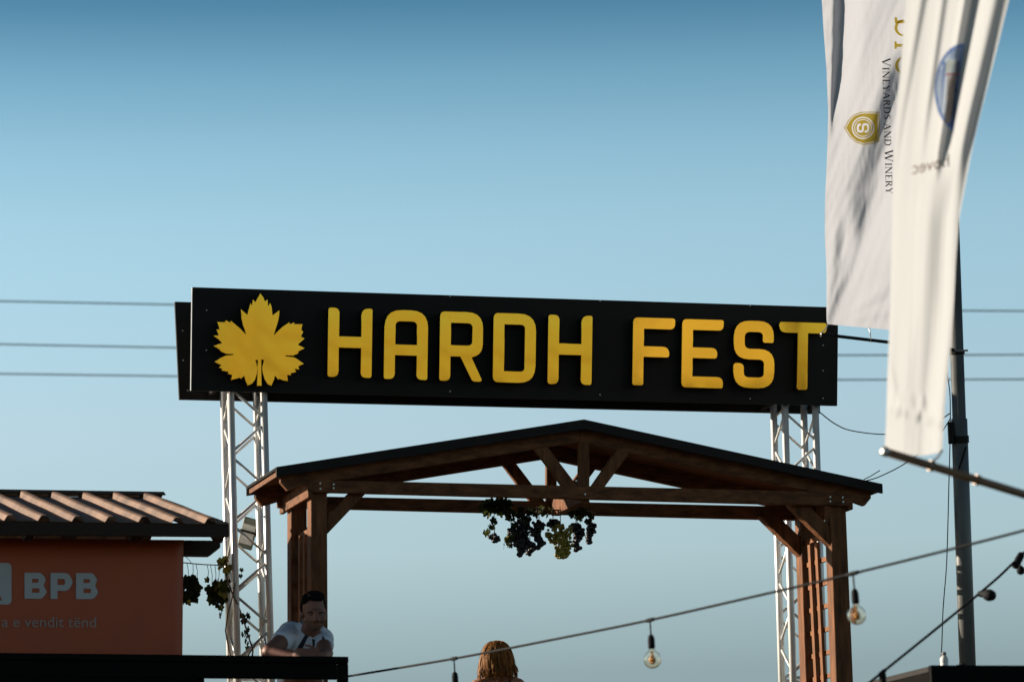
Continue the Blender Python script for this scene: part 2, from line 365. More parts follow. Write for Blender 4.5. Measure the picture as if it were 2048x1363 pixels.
# ------------------------------------------------------------------ truss towers
tr_r = [(1546.5, 809, 1559, 1182, VT + .24), (1570.6, 809, 1582, 1182, VT), (1604.5, 809, 1617, 1182, VT + .24), (1629.4, 809, 1641.5, 1182, VT)]
def truss(defs, label, ynode):
    base = S(defs[1][2], defs[1][3], VT); base = Vector((base.x, base.y, TERR))
    t = thing('truss_tower', base, label, 'truss', 'aluminium truss towers carrying the sign')
    # one straight square tower: averaged direction, square section
    A, B = [], []
    ptop = S((defs[1][0] + defs[3][0]) / 2, defs[1][1], VT); pbot = S((defs[1][2] + defs[3][2]) / 2, defs[1][3], VT)
    ax = (ptop - pbot).normalized(); half = (S(defs[3][0], defs[3][1], VT) - S(defs[1][0], defs[1][1], VT)).length / 2
    half = .12
    up = lambda z: pbot + ax * ((z - pbot.z) / ax.z)
    ztop = ptop.z + .72; zb = TERR + .02
    off = {'fl': -U * half, 'fr': U * half, 'bl': -U * half + V * .24, 'br': U * half + V * .24}
    L = (up(ztop) - up(zb)).length
    cm = MB().tube([(0, 0, 0), (0, 0, L)], .0255, 16).mesh('chord')
    for p in cm.polygons: p.use_smooth = len(p.vertices) == 4
    ux = U; vy = ax.cross(ux).normalized(); ux = vy.cross(ax).normalized()
    for k in off: shared('chord', cm, ALU, t, frame(ux, vy, ax, up(zb) + off[k]))
    # zigzag braces on four faces, all turning at the same heights
    z0 = S(defs[3][0], ynode, VT).z; h = .245
    zs = []; z = z0
    while z > zb + .1: z -= 2 * h
    z += 2 * h
    lat = {}
    def brace(a, b):
        d = b - a; ln = round(d.length, 3)
        if ln not in lat:
            m = MB().tube([(0, 0, 0), (0, 0, ln)], .0095, 8).mesh('brace')
            for p in m.polygons: p.use_smooth = len(p.vertices) == 4
            lat[ln] = m
        zq = d.normalized(); xq = zq.cross(V if abs(zq.dot(V)) < .9 else U).normalized(); yq = zq.cross(xq)
        shared('brace', lat[ln], ALU, t, frame(xq, yq, zq, a))
    faces = [('fr', 'fl', 0), ('br', 'bl', -.04), ('bl', 'fl', 0), ('br', 'fr', 0)]
    for a, b, sh_ in faces:
        zz = z + sh_; 
        while zz < ztop - .2:
            g = .02
            if zz - h > zb: brace(up(zz - h + g) + off[b], up(zz - g) + off[a])
            if zz + h < ztop: brace(up(zz + g) + off[a], up(zz + h - g) + off[b])
            zz += 2 * h
    for zz in (TERR + 1.30, TERR + .25):
        brace(up(zz) + off['bl'], up(zz) + off['br']); brace(up(zz) + off['fl'], up(zz) + off['fr'])
    c = up(zb) + V * .12
    part('base_plate', MB().box(Vector((c.x, c.y, TERR + .01)), U * .3, V * .3, Z * .012), STEEL, t, bevel=.003)
    return t
truss_l = truss(tr_l, 'aluminium truss tower with vine, beside the orange banner stall', 841)
truss_r = truss(tr_r, 'aluminium truss tower behind the right end of the wooden pergola', 886)

# ------------------------------------------------------------------ pergola
perg = thing('wooden_pergola', Vector((P(0, .4, 0).x, P(0, .4, 0).y, TERR)), 'brown timber entrance pergola with low gabled black roof', 'pergola')
def post(tlx, trx, ty, blx, brx, by, v0, v1, dv):
    for k in range(2):
        vv = Vector(V * dv * k); q = []
        for tx, bx in ((tlx, blx), (trx, brx)):
            a = S(tx, ty, v0); b = S(bx, by, v0); d = b - a; q.append((a + vv, a + d * ((TERR - a.z) / d.z) + vv))
        yield MB().prism([q[0][0], q[1][0], q[1][1], q[0][1]], V * (v1 - v0))
PV0, PV1, PDV = .052, .172, .60
for mb in list(post(622, 654, 962, 622.5, 655.5, 1240, PV0, PV1, PDV)) + list(post(1659.5, 1690.5, 985, 1673, 1706.5, 1363, PV0, PV1, PDV)):
    part('post', mb, WOOD, perg, bevel=.004)
VR = .77                                       # rear beam front face
# front and rear tie beams
fb = [(622, 958.5), (1699, 983.5), (1699, 1011), (622, 983)]
part('tie_beam', slab(fb, 0, .05), WOODH, perg, bevel=.004)
q = [uvw(S(x, y, 0)) for x, y in fb]
part('tie_beam', MB().prism([P(q[0][0] - .05, VR + .01, q[0][2] - .0), P(q[1][0], VR + .01, q[1][2]), P(q[2][0], VR + .01, q[2][2]), P(q[3][0] - .05, VR + .01, q[3][2])], V * .05), WOODH, perg, bevel=.004)
# gable outline from the roof's front edge
pk = uvw(S(1168, 838, -.10)); lf = uvw(S(553, 933, -.10)); rt = uvw(S(1765, 967, -.10))
RV0, RV1 = -.10, .86
def roofpt(u, v, drop=0):
    if u <= pk[0]: t = (u - lf[0]) / (pk[0] - lf[0]); w_ = lf[2] + (pk[2] - lf[2]) * t
    else: t = (u - rt[0]) / (pk[0] - rt[0]); w_ = rt[2] + (pk[2] - rt[2]) * t
    return P(u, v, w_ - drop)
roof = part('roof', MB().prism([roofpt(lf[0], RV0 + .004, .004), roofpt(pk[0], RV0 + .004, .004), roofpt(rt[0], RV0 + .004, .004), roofpt(rt[0], RV0 + .004, .02), roofpt(pk[0], RV0 + .004, .02), roofpt(lf[0], RV0 + .004, .02)], V * (RV1 - RV0 - .008)), BLACKM, perg)
for v_ in (RV0, RV1 - .03):                     # black metal verge trims
    for a, b in ((lf[0], pk[0]), (pk[0], rt[0])):
        part('trim', MB().prism([roofpt(a, v_), roofpt(b, v_), roofpt(b, v_, .066), roofpt(a, v_, .066)], V * .025), BLACKM, roof)
for e in (lf[0], rt[0]):                        # eave flashing
    s_ = 1 if e < 0 else -1
    part('flashing', MB().prism([roofpt(e, RV0 + .026), roofpt(e + s_ * .012, RV0 + .026), roofpt(e + s_ * .012, RV0 + .026, .020), roofpt(e, RV0 + .026, .020)], V * (RV1 - RV0 - .058)), BLACKM, roof)
    part('fascia', MB().prism([roofpt(e + s_ * .014, RV0 + .03, .022), roofpt(e + s_ * .034, RV0 + .03, .022), roofpt(e + s_ * .034, RV0 + .03, .058), roofpt(e + s_ * .014, RV0 + .03, .058)], V * (RV1 - RV0 - .065)), WOODH, roof)
NB = 8
for side in (0, 1):                             # soffit boards running down the slope
    a, b = (lf[0] + .036, pk[0] - .003) if side == 0 else (pk[0] + .003, rt[0] - .036)
    wv = (RV1 - RV0 - .07) / NB
    for k in range(NB):
        v_ = RV0 + .034 + k * wv; dz = random.uniform(0, .003)
        part('soffit_board', MB().prism([roofpt(a, v_ + .003, .022), roofpt(b, v_ + .003, .022), roofpt(b, v_ + .003, .036 + dz), roofpt(a, v_ + .003, .036 + dz)], V * (wv - .006)), WOODH, roof)
RD0, RD1 = .039, .142                            # rafters under the boards
for v_ in (-.0, VR + .01):
    for side in (0, 1):
        e, s_ = (lf[0], 1) if side == 0 else (rt[0], -1)
        m_ = pk[0] - s_ * .002
        pts = [(e + s_ * .05, RD0), (m_, RD0), (m_, RD1), (e + s_ * .24, RD1), (e + s_ * .10, RD1 + .02), (e + s_ * .05, RD1 - .045)]
        part('rafter', MB().prism([roofpt(u, v_ + .001, d) for u, d in pts], V * .049), WOODH, perg, bevel=.003)
# king posts and struts, front and rear trusses alike
kf = [((1158.5, 872), (1179.5, 872), (1179.5, 976), (1158.5, 975))]
kp = [uvw(S(x, y, 0)) for x, y in kf[0]]
b1 = [uvw(S(x, y, 0)) for x, y in ((1067, 893), (1093, 889), (1156, 972), (1126, 971.5))]
b2 = [uvw(S(x, y, 0)) for x, y in ((1238, 893), (1266, 896), (1209, 974), (1182, 973.5))]
for v_ in (.004, VR + .012):
    for nm, poly in (('king_post', kp), ('strut', b1), ('strut', b2)):
        part(nm, MB().prism([P(c[0], v_, c[2]) for c in poly], V * .044), WOOD, perg, bevel=.004)
# tie between the two trusses under the king posts, with a pale end
c0 = uvw(S(1168, 1000, 0))
part('centre_tie', MB().prism([P(kp[0][0] + .005, .10, c0[2] + .10), P(kp[1][0] - .005, .10, c0[2] + .10), P(kp[1][0] - .005, .02, c0[2] - .012), P(kp[0][0] + .005, .02, c0[2] - .012)], V * .70), WOOD, perg, bevel=.003)
# knee braces
kl = [uvw(S(x, y, .06)) for x, y in ((655, 1033), (700, 984), (733, 985), (655, 1067))]
kr = [uvw(S(x, y, .06)) for x, y in ((1579, 1008), (1618, 1009), (1662, 1052), (1664, 1092))]
for v_ in (.07, .07 + PDV):
    for poly in (kl, kr):
        part('knee_brace', MB().prism([P(c[0], v_, c[2]) for c in poly], V * .085), WOOD, perg, bevel=.004)
# side plates along the depth at the post heads, and the lattices between the posts
pl = [uvw(S(x, y, PV0)) for x, y in ((622, 967), (622, 996))]; pr = [uvw(S(x, y, PV0)) for x, y in ((1690.5, 985), (1690.5, 1020), (1659.5, 985))]
part('side_plate', MB().prism([P(pl[0][0] - .034, -.0, pl[0][2] + .01), P(pl[0][0] - .003, -.0, pl[0][2] + .01), P(pl[0][0] - .003, -.0, pl[1][2]), P(pl[0][0] - .034, 0, pl[1][2])], V * .87), WOODH, perg, bevel=.003)
part('side_plate', MB().prism([P(pr[0][0] + .003, .0, pr[0][2] + .01), P(pr[0][0] + .034, .0, pr[0][2] + .01), P(pr[0][0] + .034, .0, pr[1][2]), P(pr[0][0] + .003, 0, pr[1][2])], V * .87), WOODH, perg, bevel=.003)
vb = MB().box((0, 0, 0), (.011, 0, 0), (0, .024, 0), (0, 0, .94)).mesh('lattice_batten')
hb = MB().box((0, 0, 0), (.010, 0, 0), (0, .245, 0), (0, 0, .016)).mesh('lattice_batten')
for side in (0, 1):
    if side == 0: top = S(622, 1010, PV0); bot = S(622.5, 1240, PV0); lean = (bot - top); uo = .035
    else: top = S(1659.5, 1090, PV0); bot = S(1672, 1340, PV0); lean = (bot - top); uo = .03
    ax = (-lean).normalized(); yq = V; xq = yq.cross(ax).normalized()
    def pt(z, u, v): return top + lean * ((z - top.z) / lean.z) + U * u + V * v
    z1 = uvw(S(1625, 1125, .5))[2] + O.z
    for v_, n_ in ((.325, 0), (.465, 0)):
        shared('lattice_batten', vb, WOODL, perg, frame(xq, yq, ax, pt(TERR + 1.24, uo, v_)))
    k = 0; z = TERR + .35
    while z < TERR + 2.3:
        shared('lattice_batten', hb, WOODL, perg, frame(xq, yq, ax, pt(z1 + round((z - z1) / .164) * .164, uo + .024, .37))); z += .164
bolt_me = MB().lathe((0, 0, 0), (0, 0, 1), [(.008, 0), (.008, .004), (.0055, .006), (.0055, .009)], 8).mesh('bolt')
for px, py in [(640, 966), (640.5, 977), (667, 968), (667, 975.5), (1660, 993.5), (1660, 1002), (1685, 994), (1686, 1003), (1170, 988), (1152, 961)]:
    shared('bolt', bolt_me, BOLT, perg, frame(U, Z, -V, S(px, py, -.0005)))

# ------------------------------------------------------------------ power lines far behind
for pts, lab in (([(-300, 597), (0, 602), (350, 609), (1024, 617), (1920, 621), (2350, 623)], 'uppermost of the three thin power lines across the sky'),
                 ([(-300, 683), (0, 688), (352, 695), (1024, 705), (1690, 710), (2048, 709), (2350, 707)], 'middle one of the three thin power lines across the sky'),
                 ([(-300, 743), (0, 747), (355, 752), (1024, 758), (1690, 759), (2048, 758), (2350, 757)], 'lowest of the three thin power lines across the sky')):
    p = [at(x, y, 62) for x, y in pts]
    solo('power_line', MB().tube(p, .013, 6), GREYWIRE, p[0], lab, 'power line', 'power lines behind the sign', smooth=True)

# ------------------------------------------------------------------ stall with corrugated roof and orange banner
VE = -1.1
ue, _, we = uvw(S(459, 1046, VE))
vr_ = .9
for _ in range(12):
    a = uvw(S(325, 995, vr_)); vr_ -= (a[0] - ue) / .25 * .5
    vr_ = min(1.6, max(.2, vr_))
wr = uvw(S(325, 995, vr_))[2]
stall = thing('wooden_stall', Vector((P(ue - 1.2, VE + .9, 0).x, P(ue - 1.2, VE + .9, 0).y, TERR)), 'dark timber stall with ribbed metal roof, behind the orange banner', 'stall')
def rib_sheet(v0, w0, v1, w1, ul, ur, ph, per=.2146):
    mb = MB(); prof = [(-.5, 0), (-.20, 0), (-.11, .030), (-.06, .036), (.06, .036), (.11, .030), (.20, 0), (.5, 0)]
    us = []; k = math.floor((ul - ph) / per)
    while ph + (k - .5) * per < ur:
        for a, h in prof[:-1]:
            u = ph + (k + a) * per
            if ul <= u <= ur: us.append((u, h))
        k += 1
    us.append((ur, 0))
    N = 6
    for i in range(N + 1):
        t = i / N
        for u, h in us: mb.v.append(P(u, v0 + (v1 - v0) * t, w0 + (w1 - w0) * t + h + .002 * math.sin(u * 9 + i * 1.7)))
    n = len(us)
    for i in range(N):
        for j in range(n - 1): mb.f.append((i * n + j, i * n + j + 1, (i + 1) * n + j + 1, (i + 1) * n + j))
    return mb
UL = ue - 2.6
ph = uvw(S(422, 1044, VE))[0]
sroof = part('roof_sheet', rib_sheet(VE, we, vr_, wr, UL, ue, ph), ROOFS, stall, smooth=False)
sm = sroof.modifiers.new('thick', 'SOLIDIFY'); sm.thickness = .004; sm.offset = -1
back = part('roof_sheet', rib_sheet(vr_ + 1.2, we, vr_ + .01, wr, UL, ue, ph), ROOFS, stall)
sm = back.modifiers.new('thick', 'SOLIDIFY'); sm.thickness = .004; sm.offset = -1
part('ridge_cap', MB().prism([P(UL, vr_ - .06, wr + .018), P(UL, vr_, wr + .044), P(UL, vr_ + .09, wr + .018), P(UL, vr_ + .09, wr + .012), P(UL, vr_, wr + .036), P(UL, vr_ - .06, wr + .010)], U * (ue - UL + .01)), BLACKM, stall)
# fascia under the eave, plate beams, rafters, posts
part('fascia', MB().prism([P(UL, VE + .012, we + .001), P(ue, VE + .012, we + .001), P(ue, VE + .012, we - .085), P(UL, VE + .012, we - .095)], V * .03), DARKWOOD, stall, bevel=.003)
sl_ = (wr - we) / (vr_ - VE)
def rafter(u0, wd, tail):
    pts = [(VE + .05, -.008), (vr_ - .01, -.008), (vr_ - .01, -.10), (VE + .30, -.10 - .0), (VE + .16, -.135), (VE + .05, -.075)]
    part('rafter', MB().prism([P(u0, v_, we + (v_ - VE) * sl_ + d - .006) for v_, d in pts], U * wd), DARKWOOD, stall, bevel=.003)
    pts = [(vr_ + 1.2, -.008), (vr_ + .01, -.008), (vr_ + .01, -.10), (vr_ + 1.2, -.10)]
    part('rafter', MB().prism([P(u0, v_, we + (vr_ + 1.2 - v_) * (wr - we) / 1.2 + d - .006) for v_, d in pts], U * wd), DARKWOOD, stall, bevel=.003)
for u0 in (ue - .07, ue - .62, ue - 1.3, ue - 1.95, ue - 2.55): rafter(u0, .055, 0)
VB = VE + .42
def ub(px, py): return uvw(S(px, py, VB))
top = [(-90, 1075), (441, 1080), (441, 1094), (421, 1110), (-90, 1103)]
part('plate_beam', MB().prism([S(x, y, VB + .03) for x, y in top], V * .10), DARKWOOD, stall, bevel=.003)
part('plate_beam', MB().prism([S(x, y, VB + .03) + V * 2.0 - U * .25 for x, y in top], V * .10), DARKWOOD, stall, bevel=.003)
up_ = uvw(S(352, 1100, VB + .05))[0]
for du in (-.11, -2.0):
    for dv in (0, 2.0):
        p0 = P(up_ + du, VB + .045 + dv, 0); zt = S(352, 1104, VB + .05).z
        part('post', MB().prism([Vector((p0.x, p0.y, TERR)) + a for a in (Vector(), U * .11, U * .11 + V * .07, V * .07)], Z * (zt - TERR)), DARKWOOD, stall, bevel=.004)
# flat counter front under the banner
b0 = P(up_ - 2.0, VB + .06, 0)
part('counter_board', MB().prism([Vector((b0.x, b0.y, TERR + .02)), Vector((b0.x, b0.y, TERR + .02)) + U * 1.98, Vector((b0.x, b0.y, TERR + .95)) + U * 1.98, Vector((b0.x, b0.y, TERR + .95))], V * .03), DARKWOOD, stall)

ban = thing('advertising_banner', S(180, 1310, VB), 'orange-red vinyl banner with pale lettering hung on the timber stall', 'banner')
bs = MB(); N = 12; cor = [S(-95, 1075, VB), S(367, 1079, VB), S(364.5, 1330, VB), S(-95, 1330, VB)]
for j in range(N + 1):
    for i in range(N * 2 + 1):
        s, t = i / (2 * N), j / N
        p = (cor[0] * (1 - s) + cor[1] * s) * (1 - t) + (cor[3] * (1 - s) + cor[2] * s) * t
        bs.v.append(p - V * (.004 * math.sin(s * 9 + t * 2) * math.sin(t * 3.14)))
n = 2 * N + 1
for j in range(N):
    for i in range(n - 1): bs.f.append((j * n + i, j * n + i + 1, (j + 1) * n + i + 1, (j + 1) * n + i))
bo = part('banner_sheet', bs, BANNER, ban, smooth=True)
sm = bo.modifiers.new('thick', 'SOLIDIFY'); sm.thickness = .003; sm.offset = 1
def print_on(name, loops_px, m, parent, planef, e1, e2, n):
    o3 = planef(*loops_px[0][0])
    loops = [[((planef(*q) - o3).dot(e1), (planef(*q) - o3).dot(e2)) for q in lp] for lp in loops_px]
    me = flat_mesh(name, loops, ext=.0006)
    return shared(name, me, m, parent, frame(e1, e2, n, o3))
bp_ = lambda x, y: S(x, y, VB - .008)
BG = {'B': [[(0,0,2),(34,0,12),(43,13,8),(38,25,3),(45,38,9),(36,52,14),(0,52,2)], [(15,12),(15,20),(28,20,3),(28,12,3)], [(15,31),(15,40),(30,40,3),(30,31,3)]],
      'P': [[(0,0,2),(36,0,14),(45,18,9),(36,36,14),(14,36),(14,52),(0,52,2)], [(14,12),(14,24),(29,24,5),(29,12,5)]]}
for ch, x0 in (('B', 49), ('P', 101), ('B', 152)):
    print_on('letter', [[(x0 + x, 1144 + y + .006 * (x0 + x)) for x, y in round_poly(lp)] for lp in BG[ch]], PRINT, ban, bp_, U, Z, -V)
print_on('logo_square', [[(x, y) for x, y in round_poly([(-62, 1124, 10), (23, 1125, 10), (23, 1208, 10), (-62, 1207, 10)])], [(-42, 1200), (-19, 1147), (4.5, 1200)]], PRINT, ban, bp_, U, Z, -V)
def adv(ch):
    def wd(s):
        m = font_loops_mesh(s); xs = [v.co.x for v in m.vertices]; r = max(xs) - min(xs); bpy.data.meshes.remove(m); return r
    return wd('i' + ch + 'i') - wd('ii')
def text_px(s):                                # glyph meshes with x positions, unit em, baseline 0
    x = 0; o = []
    for ch in s:
        if ch == ' ': x += .27; continue
        a = adv(ch); m = font_loops_mesh(ch); o.append((m, x)); x += a
    return o, x
gl, tw = text_px('a e vendit tënd')
fs = 191.0 / tw
for m, x in gl:
    for v in m.vertices:
        X, Y = 3 + (x + v.co.x) * fs, 1252.5 - v.co.y * 30 + .004 * (x * fs)
        v.co = bp_(X, Y) - worg(ban)
    link('letter', m, PRINT2, ban)

# ------------------------------------------------------------------ terrace railing
rail = thing('terrace_railing', Vector((at(690, 1312, 23.5).x, at(690, 1312, 23.5).y, TERR)), 'black railing along the terrace edge below the orange banner', 'railing')
rl, rr_ = at(-120, 1303.5, 23.15), at(691, 1312.5, 23.5); rdir = (rr_ - rl).normalized(); rdep = Vector((-rdir.y, rdir.x, 0)).normalized()
PXM = 23.4 / FPX
def railbox(xa, xb, ya, yb, d0, d1, nm):
    a = rl + rdir * ((xa + 120) * PXM); b = rl + rdir * ((xb + 120) * PXM)
    part(nm, MB().prism([a - Z * ya + rdep * d0, b - Z * ya + rdep * d0, b - Z * yb + rdep * d0, a - Z * yb + rdep * d0], rdep * (d1 - d0)), RAIL, rail, bevel=.003)
railbox(-120, 691, 0, .040, -.02, .07, 'top_rail')
railbox(-120, 668.2, .0405, .138, .0, .04, 'rail_board')
railbox(-120, 388, .1385, .62, .004, .044, 'rail_board')
for x in (670, 382, 240, 100, -60):
    a = rl + rdir * ((x + 120) * PXM)
    part('post', MB().prism([a - Z * .041 + rdep * .042, a - Z * .041 + rdir * .064 + rdep * .042, Vector((a.x, a.y, TERR - .1)) + rdir * .064 + rdep * .042, Vector((a.x, a.y, TERR - .1)) + rdep * .042], rdep * .05), RAIL, rail, bevel=.003)
a = rl + rdir * ((670 + 120) * PXM)
part('post', MB().prism([a - Z * .041, a - Z * .041 + rdir * .064, Vector((a.x, a.y, TERR - .3)) + rdir * .064, Vector((a.x, a.y, TERR - .3))], rdep * .04), RAIL, rail, bevel=.003)

# ------------------------------------------------------------------ flagpole behind, its arm and its flag
pt_, pb_ = at(1894, 120, 26.95), at(1934.5, 1310, 26.95)
pd = (pb_ - pt_); ptop = pt_ - pd * .35; pbot = pt_ + pd * ((TERR - pt_.z) / pd.z)
fpole = thing('flagpole', pbot, 'grey steel flagpole standing right of the pergola', 'flagpole')
def onpole(py): t = (py - 120) / 1190; return pt_ + pd * t
part('pole', MB().tube([pbot, onpole(838), onpole(836), ptop], [.060, .057, .048, .044], 20), STEEL, fpole, smooth=True)
ac = onpole(700)
aL = at(1641, 668, 25.95)
part('arm', MB().tube([aL, ac], .0115, 10), BLACKM, fpole, smooth=True)
def ring(c, ax, r, h, n=16): return MB().lathe(c - ax * h / 2, ax, [(r - .004, 0), (r, 0), (r, h), (r - .004, h)], n)
pax = (ptop - pbot).normalized()
part('clamp', ring(onpole(704), pax, .055, .03), BLACKM, fpole, smooth=False)
part('clamp_bolt', MB().tube([onpole(704) - Vector((.02, .062, 0)), onpole(704) + Vector((.07, -.06, .0))], .007, 8), BOLT, fpole)
part('clamp', ring(onpole(878), pax, .064, .05), BLACKM, fpole)
part('junction_box', MB().box(onpole(866) - Vector((.066, .03, 0)), Vector((.018, 0, 0)), Vector((0, .03, 0)), Z * .075), BLACKM, fpole, bevel=.004)

def smooth(a, b, x): t = min(1, max(0, (x - a) / (b - a))); return t * t * (3 - 2 * t)
def g_(x, c, s): return math.exp(-((x - c) / s) ** 2)
def interp(tab, y):
    if y <= tab[0][0]: 
        a, b = tab[0], tab[1]; return a[1] + (b[1] - a[1]) * (y - a[0]) / (b[0] - a[0])
    for a, b in zip(tab, tab[1:]):
        if y <= b[0]: return a[1] + (b[1] - a[1]) * (y - a[0]) / (b[0] - a[0])
    return tab[-1][1]
LFL = [(-60, 1640), (0, 1643.5), (60, 1647), (140, 1653), (230, 1656.5), (300, 1654.5), (400, 1650), (470, 1649.5), (540, 1653), (600, 1653), (640, 1653), (655, 1656)]
LFR = [(-60, 1868), (655, 1893)]
LFB = lambda s: 648 + 22 * s                     # its lower edge falls a little to the right
from mathutils import noise as MN
def nz(x, y, z=0): return MN.noise(Vector((x, y, z)))
BXL = [(40, 1800), (120, 1774), (200, 1752), (288, 1726), (380, 1694), (452, 1702), (560, 1684), (640, 1656)]
BXR = [(40, 1838), (120, 1815), (200, 1795), (288, 1774), (380, 1752), (452, 1729), (560, 1698), (640, 1664)]
def dF1(px, py):
    s = (px - 1650) / 240
    d = 26.0 + .80 * s
    hx, hy = px - 1653, 655 - py
    an = math.atan2(hx, max(hy, 1)); di = math.hypot(hx, hy)
    xl, xr = interp(BXL, py), interp(BXR, py); w_ = xr - xl
    k = smooth(50, 170, py) * (1 - .55 * smooth(400, 520, py)) * (1 - .6 * smooth(560, 650, py))
    d += .15 * k * (-smooth(xl - 6, xr + 6, px) + smooth(xr, xr + 100, px))          # the long slanting shaded fold
    e0 = 1663 - py * .01; ka = 1 - smooth(120, 290, py); wd_ = 6 + 18 * (1 - smooth(60, 260, py))
    d += .105 * ka * (-smooth(e0, e0 + wd_, px) + smooth(e0 + wd_ - 2, e0 + wd_ + 45, px))   # rolled edge at the top
    kc = g_(py, 488, 52); xc = 1700 - (py - 430) * .17
    d += .055 * kc * (-smooth(xc - 26, xc - 2, px) + smooth(xc - 4, xc + 24, px)) + .02 * kc * smooth(1652, 1672, px)
    d += .045 * nz(an * 4.2 + 3.1, di / 420) * smooth(10, 130, di) * smooth(420, 560, py)    # pulls fanning out from the hook
    q = px + .42 * (py - 300)
    d += .040 * nz(q / 70 + .35, py / 520, 2.0) * smooth(1652, 1680, px)
    d += .008 * nz(q / 15, py / 120, 5.0) + .0022 * nz(px / 6.0, py / 26.0, 9.0)
    return d
def cloth(fn, nx, ny, left, right, y0, ybot):
    mb = MB()
    for j in range(ny + 1):
        for i in range(nx + 1):
            s, t = i / nx, j / ny
            yb = ybot(s); y = y0 + (yb - y0) * t
            x = interp(left, y) * (1 - s) + interp(right, y) * s
            mb.v.append(at(x, y, fn(x, y)))
    for j in range(ny):
        for i in range(nx): mb.f.append((j * (nx + 1) + i, j * (nx + 1) + i + 1, (j + 1) * (nx + 1) + i + 1, (j + 1) * (nx + 1) + i))
    return mb
flag1 = thing('winery_flag', aL, 'white flag with gold shield and winery lettering, behind the brighter flag', 'flag', 'white flags at the right')
part('flag_cloth', cloth(dF1, 96, 180, LFL, LFR, -60, LFB), FLAGW, flag1, smooth=True)
for px, py, tx, ty in ((1655, 650, 1642, 670), (1738, 656, 1733, 680), (1880, 668, 1878, 694)):
    a = at(px, py, dF1(px, py)); t_ = (tx - 1641) / (1898 - 1641); b = aL + (ac - aL) * t_
    part('hook', MB().tube([a, (a + b) / 2 + Vector((.004, 0, 0)), b + Vector((0, -.014, .006)), b + Vector((0, -.012, -.012)), b + Vector((0, .012, -.012))], .004, 6), BOLT, flag1, smooth=True)
def cloth_print(name, loops_px, m, parent, fn, off, ext=0):
    me = flat_mesh(name, loops_px)               # still in pixels
    bm = bmesh.new(); bm.from_mesh(me)
    for _ in range(2):
        lg = [e for e in bm.edges if e.calc_length() > 7]
        if lg: bmesh.ops.subdivide_edges(bm, edges=lg, cuts=1, use_grid_fill=False)
    bmesh.ops.triangulate(bm, faces=bm.faces); bm.to_mesh(me); bm.free()
    w0 = worg(parent)
    for v in me.vertices: v.co = at(v.co.x, v.co.y, fn(v.co.x, v.co.y) - off) - w0
    return link(name, me, m, parent, None, True)
# serif capitals drawn from strokes: unit box, x right, y up; (x0,y0,x1,y1,width)
T_, N_ = .15, .06
SER = {
 'V': (.86, [(.10,1,.44,0,T_),(.78,1,.44,0,N_),(0,.97,.24,.97,.05),(.66,.97,.88,.97,.05)]),
 'I': (.36, [(.18,0,.18,1,T_),(.02,.97,.34,.97,.05),(.02,.03,.34,.03,.05)]),
 'N': (.92, [(.14,0,.14,1,N_),(.14,1,.78,0,T_),(.78,0,.78,1,N_),(0,.97,.2,.97,.05),(.02,.03,.27,.03,.05),(.65,.97,.92,.97,.05)]),
 'E': (.64, [(.16,0,.16,1,T_),(.02,.97,.58,.97,.06),(.16,.52,.46,.52,.06),(.02,.03,.62,.03,.06),(.57,1,.57,.82,.05),(.60,0,.60,.2,.05)]),
 'Y': (.78, [(.09,1,.39,.48,T_),(.70,1,.39,.48,N_),(.39,.5,.39,0,T_),(0,.97,.22,.97,.05),(.58,.97,.80,.97,.05),(.25,.03,.53,.03,.05)]),
 'A': (.86, [(.40,1,.74,0,T_),(.40,1,.10,0,N_),(.22,.36,.60,.36,.06),(0,.03,.22,.03,.05),(.60,.03,.86,.03,.05)]),
 'R': (.76, [(.16,0,.16,1,T_),(.02,.97,.4,.97,.06),(.4,.97,.56,.84,.12),(.56,.86,.56,.66,.14),(.56,.68,.4,.52,.12),(.16,.52,.42,.52,.06),(.38,.52,.70,0,T_),(.02,.03,.3,.03,.05)]),
 'D': (.88, [(.16,0,.16,1,T_),(.02,.97,.45,.97,.06),(.45,.97,.68,.8,.12),(.70,.84,.74,.5,.14),(.74,.5,.70,.16,.14),(.68,.2,.45,.03,.12),(.02,.03,.45,.03,.06)]),
 'S': (.60, [(.50,.82,.40,.96,.08),(.42,.95,.20,.95,.07),(.22,.96,.10,.78,.11),(.10,.80,.24,.58,.13),(.22,.60,.42,.42,.14),(.42,.44,.50,.22,.13),(.50,.24,.36,.04,.10),(.38,.05,.16,.05,.07),(.18,.04,.07,.2,.08)]),
 'W': (1.22, [(.10,1,.36,0,T_),(.62,1,.36,0,N_),(.58,1,.86,0,T_),(1.12,1,.86,0,N_),(0,.97,.22,.97,.05),(1.0,.97,1.24,.97,.05)])}
def stroke_mesh_px(strokes, mp):
    """strokes as one welded flat mesh, mapped to pixels"""
    mb = MB()
    for k, (x0, y0, x1, y1, w_) in enumerate(strokes):
        d = Vector((x1 - x0, y1 - y0)); n2 = Vector((-d.y, d.x)).normalized() * w_ / 2 if d.length else Vector((0, w_ / 2))
        z = k * .00012
        mb.add([(*mp(x0 + n2.x, y0 + n2.y), z), (*mp(x1 + n2.x, y1 + n2.y), z), (*mp(x1 - n2.x, y1 - n2.y), z), (*mp(x0 - n2.x, y0 - n2.y), z)], [(0, 1, 2, 3)])
    return mb
def serif_line(word_specs, fn, m, parent, off):
    for ch, h, y0, xb, wscale in word_specs:
        adv_, st = SER[ch]
        mb = stroke_mesh_px(st, lambda x, y: (xb + y * h, y0 + x * h * wscale))
        w0 = worg(parent); me = mb.mesh('letter')
        for v in me.vertices: v.co = at(v.co.x, v.co.y, fn(v.co.x, v.co.y) - off - v.co.z) - w0
        link('letter', me, m, parent)
spec = []; txt = 'VINEYARDS AND WINERY'; sizes = [1.22 if c and (i == 0 or txt[i - 1] == ' ') and i in (0, 14) else 1.0 for i, c in enumerate(txt)]
